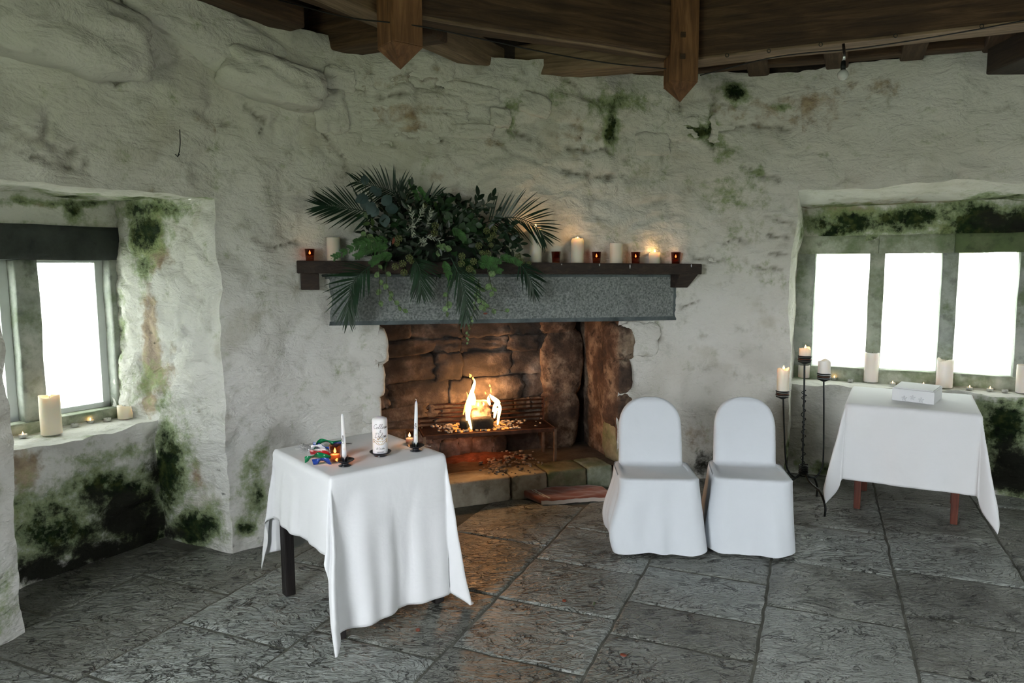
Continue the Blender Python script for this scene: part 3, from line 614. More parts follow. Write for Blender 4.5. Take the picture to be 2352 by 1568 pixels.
beam('joist', (-.98, 3.70), (-1.55, 2.90), .14, ZB+.09, .14, M_BEAM, ext=(.6, 1.2))
beam('joist', (-1.30, 3.92), (-1.75, 3.25), .20, ZB+.06, .12, M_BEAM, ext=(.2, 1.0))
beam('joist', (-.55, 4.45), (-1.10, 4.72), .18, ZB+.12, .14, M_BEAM, ext=(.2, .2))
for a, b in ((1.38, 1.545), (1.79, 1.99), (2.19, 2.38), (2.56, 2.79)):
    ya = 4.44 - (a-1.12)*.436; beam('joist', (a+.05, ya+.1), (b+.10, ya+.62), .135, ZB+.05, .15, M_BEAM, ext=(.06, .15))
beam('wall_plate', (1.15, 5.02), (3.2, 4.36), .10, ZB+.055, .12, M_BEAM, side=-.02, ext=(.1, .3))
beam('wall_plate', (-.2, 4.98), (1.15, 5.05), .10, ZB+.055, .12, M_BEAM)
beam('lit_underside_strip', (1.10, 4.505), (2.565, 3.88), .175, ZB-.014, .016, M_BEAML, ext=(0, .9), bevel=.003)  # added pale strip: the beam's bounce-lit underside put into the colour
beam('lit_underside_strip', (P1[0]+.10, P1[1]+.045), (P2[0]-.09, P2[1]-.015), .03, ZB-.008, .02, M_BEAML, bevel=.003)  # likewise an added strip, painting light along this beam's lower edge
for k, yy in enumerate(np.arange(-1.6, 5.6, .62)):
    beam('ceiling_board', (-2.9, yy), (4.9, yy+.05), .30, 3.085, .03, M_BOARD, bevel=0)
beam('beam', (2.95, 4.2), (2.75, 1.5), .24, ZB-.10, .36, M_BOARD, ext=(.25, 3))
beam('beam', (P1[0]-.1, P1[1]-.05), (-.9, -1.2), .2, ZB+.1, .3, M_BEAM, ext=(-.3, 0))
ring = [J, Q] + PM[1:] + [FR] + PM2[1:] + [G] + REAR[1:]
rp = np.array([ROOM[:2] + (np.array(q)-ROOM[:2])*1.035 for q in ring])
for i in range(len(rp)-1):
    m = MB(); m.grid(vpatch([rp[i], rp[i+1]], 2.16, 3.16, .3)); obj('eaves_board', m, M_BOARD, ceiling, smooth=False)
def pendant(P, ang, side, zt, tip):
    root = empty('pendant_post', (P[0], P[1], tip), kind=None); root.parent = ceiling; root.location = np.array([P[0], P[1], tip]) - WL[ceiling]
    h = side/2; R = rotz(ang); zs = tip + side*.62; m = MB(); V = []
    for z in (zs, 3.1):
        V += [np.array([P[0], P[1], z]) + R @ np.array([x, y, 0]) for x, y in ((-h, -h), (h, -h), (h, h), (-h, h))]
    m.hexa(V); s = obj('shaft', m, M_POST, root, smooth=False, bevel=.008)
    m = MB(); V = [np.array([P[0], P[1], zs-.001]) + R @ np.array([x, y, 0]) for x, y in ((-h, -h), (h, -h), (h, h), (-h, h))] + [np.array([P[0], P[1], tip])]
    m.add(V, [(0, 1, 4), (1, 2, 4), (2, 3, 4), (3, 0, 4), (3, 2, 1, 0)]); obj('point', m, M_POST, root, smooth=False)
    return root, R
root, R = pendant(P1, math.radians(38), .165, 3.1, 2.5)
root, R = pendant(P2, math.radians(2), .165, 3.1, 2.5)
for pz in (2.74, 2.86):
    c = np.array([P2[0]-.01, P2[1]-.085, pz]); m = MB(); m.box(c, (.028, .018, .028)); obj('peg', m, M_BEAM, root, smooth=False)
# festoon cable with its hooks, and the bulb
cab = [onz(640, 0, 2.9), aty(800, 40, 3.55), aty(973, 62, 3.62), aty(1240, 118, 3.9), aty(1400, 145, 4.1), aty(1530, 158, 4.25)]
m = MB(); m.tube(spline(cab, 40), .0035, 6)
tag(obj('cable', m, M_CABLE), 'thin black cable slung between the two pointed roof posts', 'cable')
cab2 = [(P2[0]+.1, P2[1]-.06, 2.64), (1.5, 4.18, 2.70), (1.9, 4.02, 2.70), (2.3, 3.84, 2.72), (2.62, 3.70, 2.75)]
m = MB(); m.tube(spline(cab2, 40), .0035, 6)
c2 = tag(obj('cable', m, M_CABLE), 'thin black cable strung under the long right-hand roof beam', 'cable')
for p in ((1670, 127), (1766, 117), (1885, 102), (2057, 82), (2255, 60)):
    c = onz(*p, ZB-.012); m = MB(); m.tube([c + .010*np.array([math.cos(a), 0, math.sin(a)]) for a in np.linspace(0, 6.28, 12)], .002, 5); obj('hook', m, M_IRON, c2)
bp = aty(1936, 172, 3.93); lamp = empty('ceiling_lamp', bp-np.array([0, 0, .03]), 'small clear glass bulb hanging from the right-hand roof beam', 'lamp')
m = MB(); m.ball(bp, .028, 16, 10); obj('bulb', m, simple('pearl_glass', (.55, .58, .57), .15), lamp)
m = MB(); m.lathe([(.012, 0), (.014, .02), (.012, .045), (.006, .05)], bp+np.array([0, 0, .024]), 14); obj('socket', m, M_IRON, lamp)
m = MB(); m.tube([bp+np.array([0, 0, .07]), bp+np.array([.004, 0, .10]), bp+np.array([0, .01, .16])], .008, 8); obj('bracket', m, M_CHROME, lamp)

# ================================================================ WINDOWS
def pbox(A, B, u0, u1, z0, z1, f0, f1):
    """box on vertical plane A->B: u along, f outward depth (positive = away from the room)"""
    A = np.array(A); B = np.array(B); d = (B-A)/np.linalg.norm(B-A); n = np.array([-d[1], d[0]])
    if n @ (np.array([1., 1.5])-A) > 0: n = -n
    V = []
    for z in (z0, z1):
        for u, f in ((u0, f0), (u1, f0), (u1, f1), (u0, f1)):
            q = A + d*u + n*f; V.append((q[0], q[1], z))
    m = MB(); return m.hexa(V)
def uz(px, py, A, B):
    p = onvert(px, py, A, B); d = (np.array(B)-np.array(A)); return float((p[:2]-np.array(A)) @ d/np.linalg.norm(d)), float(p[2])
def rough(o, sub=4, amp=.006, sc=14):
    me = o.data; bm = bmesh.new(); bm.from_mesh(me); bmesh.ops.subdivide_edges(bm, edges=bm.edges, cuts=sub, use_grid_fill=True)
    c = np.array([v.co for v in bm.verts]) + WL[o]; d = np.stack([fbm(c, sc, 2, k*13.) for k in range(3)], 1)*amp
    for v, q in zip(bm.verts, d): v.co += Vector(q)
    bm.to_mesh(me); bm.free(); return o
def pane_obj(A, B, u0, u1, z0, z1, f, root):
    return obj('pane', pbox(A, B, u0, u1, z0, z1, f, f+.004), M_PANE, root, smooth=False)
# left window (window_1)
A, B = LWL, LWR; LW = float(np.linalg.norm(np.array(B)-np.array(A)))
w1 = empty('window_1', (LWL[0], LWL[1], ZSILL), kind='structure')
m0 = uz(40, 700, A, B)[0]; m1 = uz(92, 700, A, B)[0]; j0 = uz(247, 700, A, B)[0]; zb = uz(180, 950, A, B)[1]
mw = m1-m0; p_l = m0-(j0-m1)
rough(obj('window_head', pbox(A, B, -.05, LW+.02, ZPL, ZHL+.01, -.02, .16), M_FRAMED, w1))
rough(obj('window_foot', pbox(A, B, -.05, LW+.02, ZSILL-.05, zb, -.015, .16), M_FRAME2, w1))
rough(obj('mullion', pbox(A, B, m0, m1, zb, ZPL, 0, .15), M_FRAME, w1))
rough(obj('jamb', pbox(A, B, j0+.025, LW+.05, zb, ZPL, -.005, .15), M_FRAME, w1))
rough(obj('jamb', pbox(A, B, -.1, p_l, zb, ZPL, -.005, .15), M_FRAME, w1))
for a, b in ((m1, j0+.03), (p_l, m0)):
    t_ = .028
    for (q0, q1, y0, y1) in ((a, a+t_*.5, zb, ZPL), (b-t_*1.6, b, zb, ZPL), (a, b, zb, zb+t_), (a, b, ZPL-t_*.5, ZPL)):
        obj('sash_bar', pbox(A, B, q0, q1, y0, y1, .085, .115), M_SASH, w1, smooth=False)
    pane_obj(A, B, a, b, zb, ZPL, .10, w1)
# right window (window_2)
A, B = RWL, RWR
w2 = empty('window_2', (RWL[0], RWL[1], ZSILL), kind='structure'); RWn = float(np.linalg.norm(np.array(B)-np.array(A)))
zb2 = uz(2080, 852, A, B)[1]
def u_(px): return uz(px, 720, A, B)[0]
e = [u_(1868), u_(1992), u_(2026), u_(2158), u_(2195), u_(2336)]
hs = [-.04, u_(2012), u_(2184), RWn]
obj('window_head_backing', pbox(A, B, -.05, RWn+.05, ZPR+.02, ZHR+.12, .06, .16), M_FRAMED, w2)
for i in range(3): rough(obj('window_head', pbox(A, B, hs[i]+.0015, hs[i+1]-.0015, ZPR, ZHR+.02, -.012, .16), M_FRAME2 if i != 2 else M_MOSSY, w2))
fs_ = [-.04, u_(2000), u_(2178), RWn]
for i in range(3): rough(obj('window_foot', pbox(A, B, fs_[i]+.003, fs_[i+1]-.003, ZSILL-.05, zb2, -.012, .16), M_FRAME2, w2))
rough(obj('jamb', pbox(A, B, -.05, e[0], zb2, ZPR, -.004, .15), M_FRAME, w2)); rough(obj('jamb', pbox(A, B, e[5], RWn, zb2, ZPR, -.004, .15), M_FRAME, w2))
rough(obj('mullion', pbox(A, B, e[1], e[2], zb2, ZPR+.03, 0, .15), M_FRAME2, w2)); rough(obj('mullion', pbox(A, B, e[3], e[4], zb2, ZPR+.03, 0, .15), M_FRAME, w2))
for a, b in ((e[0], e[1]), (e[2], e[3]), (e[4], e[5])): pane_obj(A, B, a, b, zb2, ZPR, .09, w2)
# --- outside: meadow and shrubs in the mist
m = MB(); gx = np.linspace(-40, 40, 80); gy = np.linspace(-40, 40, 80); XX, YY = np.meshgrid(gx, gy, indexing='ij'); R_ = np.hypot(XX-1, YY-1.5)
m.grid(np.stack([XX, YY, -1.2 + np.clip((R_-5)*.05, -.02, 2)*(R_ > 5)], 2)); tag(obj('meadow', m, M_GRASS), 'pale misty meadow outside the tower windows', 'ground', kind='stuff')
def shrub(c, size, seed, mat, label, group, spiky=False):
    root = empty('shrub', c, label, 'shrub', group); r = np.random.default_rng(seed); m = MB()
    for k in range(300):
        q = r.normal(size=3); q /= np.linalg.norm(q); q *= r.random()**.4; p = np.array(c) + q*np.array(size)*.5 + np.array([0, 0, size[2]*.5])
        a = r.normal(size=3); a /= np.linalg.norm(a); b = np.cross(a, r.normal(size=3)); b /= np.linalg.norm(b); L = size[2]*.11*(.6+r.random())
        if spiky: a = np.array([0, 0, 1.])+a*.25
        m.add([p-b*L*.3, p+a*L, p+b*L*.3, p-a*L*.5], [(0, 1, 2, 3)])
    obj('foliage', m, mat, root, smooth=False)
    m = MB(); m.tube([c, np.array(c)+np.array([0, 0, size[2]*.6])], size[2]*.02, 6); obj('stem', m, M_STEM, root)
shrub((4.2, 9.6, -1.), (1.6, 1.6, 2.5), 1, M_HEDGE, 'hazy shrub outside the left pane of the right window', 'shrubs in the mist')
shrub((5.3, 8.6, -1.), (1.3, 1.3, 2.8), 2, M_HEDGE, 'hazy conifer shape outside the middle pane of the right window', 'shrubs in the mist', True)
shrub((6.6, 8.0, -1.), (1.7, 1.7, 2.7), 3, M_HEDGE2, 'hazy yellowish shrub outside the third pane of the right window', 'shrubs in the mist', True)
shrub((-4.9, 7.0, -1.), (1.8, 1.8, 2.4), 4, M_HEDGE2, 'yellow-green gorse outside the right pane of the left window', 'shrubs in the mist')
shrub((-7.0, 7.6, -1.), (2.0, 2.0, 3.2), 5, M_HEDGE, 'tall grey-green shrub outside the left window', 'shrubs in the mist')

# ================================================================ FIREPLACE
WD = (np.array(FR)-np.array(FL)); WD /= np.linalg.norm(WD); WN = np.array([WD[1], -WD[0]])   # WN points to the room
WD3 = np.array([WD[0], WD[1], 0]); WN3 = np.array([WN[0], WN[1], 0]); WR = np.stack([WD3, -WN3, [0, 0, 1.]], 1)
fire = empty('fireplace', (float((FL[0]+FR[0])/2), float((FL[1]+FR[1])/2), 0), 'wide stone fireplace with grey tooled lintel, timber mantel shelf and raised hearth', 'fireplace')
BR = np.array([.55, 5.58]); BL = np.array([-.93, 5.00]); ZH = .14
# hearth
m = MB(); hs0 = np.array(FL)+WN*.02; hs1 = np.array(FR)+WN*.015+WD*.02
P = qpatch(v3(hs0, ZH), v3(hs1, ZH), v3(BR+WD*.2-WN*.25, ZH), v3(BL-WD*.1-WN*.25, ZH), .03); P[:, :, 2] += .006*fbm(P.reshape(-1, 3), 8, 3).reshape(P.shape[:2]); m.grid(P)
M_HEARTH = make_frame_stone('hearth_stone', (.035, .030, .024), (.16, .14, .115), 0)
M_KERB = make_frame_stone('kerb_limestone', (.20, .165, .115), (.50, .46, .37), 0); M_KERBM = make_frame_stone('mossy_kerb', (.10, .085, .045), (.35, .33, .22), .5)
obj('hearth_slab', m, M_HEARTH, fire)
hx = 0.; hl = float(np.linalg.norm(hs1-hs0))
for k, wd in enumerate((.34, .52, .26, .30, .20)):
    a = hs0 + WD*(hx+.004); b = hs0 + WD*min(hl, hx+wd-.004); hx += wd; c = (a+b)/2 - WN*.10
    obj('kerb_stone', stone_mesh((c[0], c[1], ZH/2-.008), (np.linalg.norm(b-a), .25, ZH+.035), WR, 80+k, 16, 11, .05), (M_KERB, M_KERB, M_KERB, M_KERBM, M_FRAME2)[k], fire)
# firebox shell
m = MB(); P = vpatch([BL-WD*.15-WN*.03, BR+WD*.25-WN*.03], 0, 1.6, .05); m.grid(warp(P.reshape(-1, 3), .4).reshape(P.shape)); obj('back_wall', m, M_SOOTMORTAR, fire)
m = MB(); P = vpatch([FL, BL-WD*.05, BL-WD*.07-WN*.2], -.1, 1.6, .02); m.grid(warp(P.reshape(-1, 3), 1.).reshape(P.shape)); obj('side_wall', m, M_SCORCH, fire)
m = MB(); P = vpatch([FR, BR+WD*.01, BR+(BR-np.array(FR))*.5], -.1, 1.6, .02); m.grid(warp(P.reshape(-1, 3), 1.).reshape(P.shape)); obj('side_wall', m, M_SCORCH, fire)
m = MB(); m.add([v3(np.array(FL)-WD*.1-WN*.08, 1.60), v3(np.array(FR)+WD*.1-WN*.08, 1.60), v3(BR+WD*.1-WN*.05, 1.60), v3(BL-WD*.1-WN*.05, 1.60)], [(0, 1, 2, 3)]); obj('flue_throat', m, M_SOOTMORTAR, fire)
# back wall stones, course by course
rs = random.Random(5); z = ZH-.01; bl = float(np.linalg.norm(BR-BL)); k = 0
while z < 1.3:
    hh = rs.uniform(.075, .19); u = -.06
    while u < bl-.36:
        ww = rs.uniform(.10, .46); ww = min(ww, bl-.30-u)
        if ww < .08: break
        c = BL + WD*(u+ww/2) + WN*(rs.uniform(-.04, .01)); h2 = hh*rs.uniform(.85, 1.05)
        obj('stone', stone_mesh((c[0], c[1], z+hh/2), (ww+.012, .13, h2+.014), WR @ np.array([[math.cos(t:=rs.uniform(-.09, .09)), 0, math.sin(t)], [0, 1, 0], [-math.sin(t), 0, math.cos(t)]]), k, rs.uniform(6, 14), 11, .24), M_SOOT, fire); k += 1
        u += ww
    z += hh
for kk, (u, zz, ww, h2) in enumerate([(bl-.22, .35, .34, .46), (bl-.20, .80, .36, .50), (bl-.24, 1.22, .36, .40)]):
    c = BL + WD*u + WN*.01; obj('stone', stone_mesh((c[0], c[1], zz), (ww, .16, h2+.03), WR, 130+kk, 3.4, 12, .14), M_SCORCH, fire)
# ragged jamb stones
for kk, (zz, h2, dd) in enumerate([(.28, .26, .02), (.52, .24, .05), (.76, .24, .03), (1.0, .24, .06)]):
    c = np.array(FR) + WD*(.05+dd*.2) - WN*.10; obj('jamb_stone', stone_mesh((c[0], c[1], zz), (.10+dd, .26, h2+.03), WR, 150+kk, 4, 9, .12), M_SCORCH if kk else M_KERBM, fire)
for kk, (zz, h2, dd) in enumerate([(.25, .24, .03), (.47, .22, .07), (.66, .18, .02), (.84, .2, .06), (1.05, .22, .09)]):
    c = np.array(FL) - WD*(.055-dd*.25) - WN*.10; obj('jamb_stone', stone_mesh((c[0], c[1], zz), (.12+dd, .24, h2+.03), WR, 160+kk, 4, 9, .12), M_WALL, fire)
# lintel, its chiselled margin, mantel shelf and brackets
def wp(px, py, off): p0 = np.array(FL)+WN*off; return onvert(px, py, p0, p0+WD)
def slab_px(px4, f0, thick):
    fr = [wp(x, y, f0) for x, y in px4]; bk = [p - WN3*thick for p in fr]; return [fr[3], fr[2], bk[2], bk[3], fr[0], fr[1], bk[1], bk[0]]
m = MB(); m.hexa(slab_px([(735, 628), (1555, 630), (1553, 735), (735, 748)], .055, .22)); obj('lintel', m, M_LINTEL, fire, smooth=False, bevel=.006)
for px4 in ([(735, 739), (1553, 726), (1553, 735), (735, 748)], [(735, 630), (741, 630), (741, 748), (735, 748)], [(1548, 631), (1555, 631), (1553, 735), (1546, 735)], [(735, 630), (1555, 631), (1555, 636), (735, 636)]):
    m = MB(); m.hexa(slab_px(px4, .057, .02)); obj('lintel_margin', m, M_LINTEL_M, fire, smooth=False)
SF = .20   # shelf front stands this far from the wall line
a = wp(683, 598, SF); b = wp(1622, 606, SF); zt0, zt1 = a[2], b[2]; Ls = float(np.linalg.norm((b-a)[:2]))
def shelf_pt(u, f, dz): z = zt0 + (zt1-zt0)*u/Ls + dz; q = a[:2] + WD*u - WN*f; return np.array([q[0], q[1], z])
pl = [(0, .05), (.035, 0), (Ls-.035, 0), (Ls, .05), (Ls, .24), (0, .24)]; n6 = len(pl); V = [shelf_pt(u, f, -.072) for u, f in pl] + [shelf_pt(u, f, 0) for u, f in pl]
m = MB(); m.add(V, [tuple(range(n6))[::-1], tuple(range(n6, 2*n6))] + [(i, (i+1) % n6, n6+(i+1) % n6, n6+i) for i in range(n6)]); obj('mantel_shelf', m, M_MANTEL, fire, smooth=False, bevel=.006)
for u, ww in ((.02, .10), (Ls-.19, .15)):
    V = []
    for dz, w_, f in ((-.165, ww*.75, .10), (-.072, ww, .03)):
        u1 = u if u < 1 else u; u2 = .02 if u < 1 else u1; w2 = ww if u < 1 else w_; V += [shelf_pt(u2, f if u > 1 else .05, dz), shelf_pt(u2+w2, f if u > 1 else .05, dz), shelf_pt(u2+w2, .24, dz), shelf_pt(u2, .24, dz)]
    m = MB(); m.hexa(V); obj('mantel_bracket', m, M_MANTEL, fire, smooth=False, bevel=.004)
def ztop(p): u = float((p[:2]-a[:2]) @ WD); return zt0 + (zt1-zt0)*u/Ls
a_shelf = a
def on_shelf(px, f=.10):
    """point on the shelf top, f metres behind its front edge, under image column px"""
    p = wp(px, 600, SF-f); return np.array([p[0], p[1], ztop(p)])
for px, py, ln in ((1377, 608, .016), (1447, 612, .026), (1588, 610, .020), (1290, 607, .010)):
    c = wp(px, py, SF+.002); m = MB(); m.tube([c+np.array([0, 0, ln*.5]), c, c-np.array([0, 0, ln*.5])], [.003, .004, .002], 6); obj('wax_drip', m, M_WAXW, fire)
# --- fire grate
gz = .385
g0 = onz(1275, 984, gz); gB = onz(1242, 962, gz); g0l = onz(975, 1003, gz); du = (g0l-g0); LG = float(np.linalg.norm(du)); du /= LG; dv = np.array([-du[1], du[0], 0.]);
if dv @ WN3 > 0: dv = -dv
DG = .30
grate = empty('fire_grate', (float(g0[0]+du[0]*LG/2), float(g0[1]+du[1]*LG/2), ZH), 'rusty iron bench-shaped fire grate inside the fireplace', 'grate')
def gp(u, v, z): return g0 + du*u + dv*v + np.array([0, 0, z-gz])
for i in range(13):
    v = .012 + i*(DG-.02)/12; m = MB(); m.tube([gp(0, v, gz), gp(LG, v, gz)], .006, 6); obj('grate_bar', m, M_RUST, grate)
for i in range(5):
    z_ = gz+.03+i*.032; m = MB(); m.tube([gp(0, DG, z_), gp(LG, DG, z_)], .007, 6); obj('back_bar', m, M_RUST, grate)
for u in (0, LG*.5, LG):
    m = MB(); m.box(gp(u, DG, gz+.085), (.016, .012, .19), frame(du)); obj('back_post', m, M_RUST, grate, smooth=False)
    m = MB(); m.box(gp(u, DG/2, gz-.006), (.014, DG, .018), frame(du)); obj('cross_bar', m, M_RUST, grate, smooth=False)
m = MB(); m.box(gp(LG/2, 0, gz-.006), (LG, .014, .026), frame(du)); obj('front_rail', m, M_RUST, grate, smooth=False)
for u, v in ((0, 0), (LG, 0), (0, DG), (LG, DG)):
    m = MB(); c = gp(u, v, (ZH+gz)/2); m.box(c, (.018, .018, gz-ZH), frame(du)); obj('leg', m, M_RUSTP, grate, smooth=False)
# --- logs, embers, flames
uc = float((onz(1105, 985, gz)-g0) @ du); lr = frame(du)
def log(name, u, v, z, ln, rr, mat, label, ang=0., sq=4.):
    R = frame(du) @ rotz(ang); return tag(obj(name, stone_mesh(gp(u, v, z), (ln, rr*2, rr*2), R, u*9, sq, 9, .07), mat), label, 'firewood', 'split logs burning on the grate')
log('firewood_log', uc, .10, gz+.006+.042, .165, .045, M_CHAR, 'blackened front log lying lowest on the fire grate')
log('firewood_log', uc-.005, .17, gz+.006+.09, .155, .055, M_LOG, 'glowing log above the blackened front log')
log('firewood_log', uc+.0, .19, gz+.006+.155, .14, .036, M_LOG, 'pale split log on top of the burning stack')
log('firewood_log', uc+.11, .16, gz+.006+.04, .19, .035, M_CHAR, 'dark log leaning at the left of the burning stack', 1.3)
r = np.random.default_rng(3); m = MB(); m2 = MB()
for k in range(420):
    u = uc + r.normal()*.15; v = .04+r.random()*.28; s_ = .004+.007*r.random()
    if not (0 < u < LG): continue
    c = gp(u, v, gz+.008+s_*.3); R = rotz(r.random()*3); (m if r.random() < .45 and abs(u-uc) < .19 else m2).box(c, (s_*2.4, s_*1.5, s_), R)
tag(obj('ember_bits', m, M_EMBER), 'glowing ember crumbs scattered on the grate bars', 'embers', kind='stuff')
tag(obj('ash_bits', m2, M_ASH), 'grey ash crumbs scattered on the grate bars', 'ash', kind='stuff')
def tongue(pts, rad, mat, root, n=20):
    p = spline(pts, n); t = np.linspace(0, 1, n); rr = rad*np.clip(np.sin(np.pi*np.clip(t*.92+.06, 0, 1))**.7*(1-.55*t)*1.35, .02, None); m = MB(); m.tube(p, rr, 8, True, .7); return obj('flame_tongue', m, mat, root)
fl = empty('fire', gp(uc, .14, gz+.01), 'bright orange flames licking up around the burning logs', 'fire')
def fpx(px, py, v=.14): pp = gp(0, v, gz); return onvert(px, py, pp, pp+du)
FT = [([(1083, 985), (1076, 955), (1080, 930), (1074, 912)], .016, 0), ([(1072, 965), (1074, 930), (1082, 905), (1090, 880), (1088, 868)], .020, 0), ([(1086, 930), (1083, 908), (1086, 892), (1089, 876)], .015, 0), ([(1064, 952), (1070, 930), (1075, 915), (1072, 900)], .010, 1), ([(1090, 930), (1090, 915), (1088, 900)], .012, 0),
      ([(1143, 975), (1146, 950), (1148, 935), (1140, 920), (1128, 908)], .016, 0), ([(1132, 945), (1138, 930), (1144, 925), (1130, 912), (1125, 905)], .020, 0), ([(1125, 930), (1122, 918), (1122, 908)], .012, 0), ([(1135, 960), (1140, 940), (1148, 944)], .012, 0), ([(1098, 932), (1099, 928), (1098, 924)], .006, 0), ([(1110, 931), (1111, 927), (1109, 923)], .006, 0),
      ([(1079, 866), (1081, 862), (1078, 858)], .008, 1), ([(1087, 872), (1086, 868), (1087, 865)], .006, 1), ([(1128, 902), (1127, 896), (1128, 890)], .005, 1), ([(1116, 905), (1115, 902), (1114, 899)], .005, 1), ([(1126, 888), (1125, 885), (1125, 882)], .006, 1)]
for pts, rad, kind in FT: tongue([fpx(*q, .05+.02*math.sin(q[0])) for q in pts], rad, (M_FIRE, M_FIRE2)[kind], fl)
def plight(name, loc, e_, col, rad, parent=None):
    l = bpy.data.lights.new(name, 'POINT'); l.energy = e_; l.color = col; l.shadow_soft_size = rad; o = bpy.data.objects.new(name, l); COL.objects.link(o)
    if parent: o.parent = parent; o.location = np.array(loc) - WL[parent]
    else: o.location = loc
    return o
plight('fire_glow', gp(uc-.04, .20, gz+.26), 8.5, (1, .46, .16), .07, fl); plight('fire_glow', gp(uc+.05, .10, gz+.14), 4, (1, .42, .13), .05, fl)
plight('fire_glow', gp(uc+.05, .17, gz-.06), .8, (1, .30, .08), .03, fl)
# ash heap on the hearth
hc = onz(1110, 1050, ZH); n = 40; gu = np.linspace(-.42, .42, n); gv = np.linspace(-.22, .22, n); UU, VV = np.meshgrid(gu, gv, indexing='ij')
P = hc + UU[..., None]*du*-1 + VV[..., None]*dv; rr = np.sqrt((UU/.40)**2+(VV/.20)**2); nz = fbm(P.reshape(-1, 3), 11, 4).reshape(rr.shape)
P[..., 2] = ZH - .012 + np.clip(1.05-rr+nz*.35, 0, 1)*.05 + nz*.006; m = MB(); m.grid(P); tag(obj('ash_heap', m, M_ASHR), 'low heap of reddish ash on the hearth beneath the grate', 'ash', kind='stuff')
m = MB(); r = np.random.default_rng(8)
for k in range(150):
    q = onz(1165+r.normal()*34, 1062+r.normal()*14, ZH); s_ = .004+.011*r.random()**2; m.box((q[0], q[1], ZH+.012+s_*.3), (s_*2, s_*1.4, s_), rotz(r.random()*3))
for k in range(60):
    q = onz(1140+r.normal()*7, 1076+r.normal()*6, ZH); s_ = .006+.01*r.random(); m.box((q[0], q[1], ZH+.01+s_*.3), (s_*2, s_*1.4, s_), rotz(r.random()*3))
tag(obj('ash_crumbs', m, M_ASH), 'pale ash crumbs spilled on the hearth slab', 'ash', kind='stuff')
# --- folded towel
A0 = onz(1243, 1158); A1 = onz(1425, 1146); tu = (A1-A0); TL = float(np.linalg.norm(tu)); tu /= TL; tv = np.array([-tu[1], tu[0], 0]); TD = .20
n, k_ = 50, 24; P = np.zeros((n, k_, 3)); Pw = []
def towel_pt(u, v):
    q = A0 + tu*(u - .10*(v/TD)) + tv*v; w_ = np.array([[u*1.0, v*2.2, 3.]]); zz = .026 + .018*(v/TD) + .012*fbm(w_, 9, 3)[0] - .012*math.exp(-(v/.012)**2); return np.array([q[0], q[1], zz])
for i in range(n):
    for j in range(k_): P[i, j] = towel_pt(TL*i/(n-1), TD*j/(k_-1))
B_ = P.copy(); B_[..., 2] = .003
def shell(P, B_):
    a, b = P.shape[:2]; m = MB(); m.grid(P); m.grid(B_[:, ::-1]); 
    rim = [(i, 0) for i in range(a)] + [(a-1, j) for j in range(1, b)] + [(i, b-1) for i in range(a-2, -1, -1)] + [(0, j) for j in range(b-2, 0, -1)]
    N_ = a*b
    ids = [i*b+j for i, j in rim]; idb = [N_ + i*b + (b-1-j) for i, j in rim]; L = len(rim)
    m.f += [(ids[q], idb[q], idb[(q+1) % L], ids[(q+1) % L]) for q in range(L)]; return m
towel = empty('towel', (A0+tu*TL/2)*np.array([1, 1, 0]), 'terracotta towel with white stripes folded against the hearth step', 'towel')
obj('cloth', shell(P, B_), M_TOWEL, towel)
def strip(u0, u1, v0, v1, name='stripe'):
    P2_ = np.array([[towel_pt(u0+(u1-u0)*i/4, v0+(v1-v0)*j/20)+np.array([0, 0, .0022]) for j in range(21)] for i in range(5)]); m = MB(); m.grid(P2_); obj(name, m, M_TOWELW, towel)
strip(.045, .055, .03, TD); strip(.062, .078, .02, TD)
P2_ = np.array([[towel_pt(TL*i/40, .0)+np.array([0, 0, -.02+.012*j])-tv*.006*(1-j*.5) for j in range(3)] for i in range(41)]); m = MB(); m.grid(P2_); obj('white_hem', m, M_TOWELW, towel)

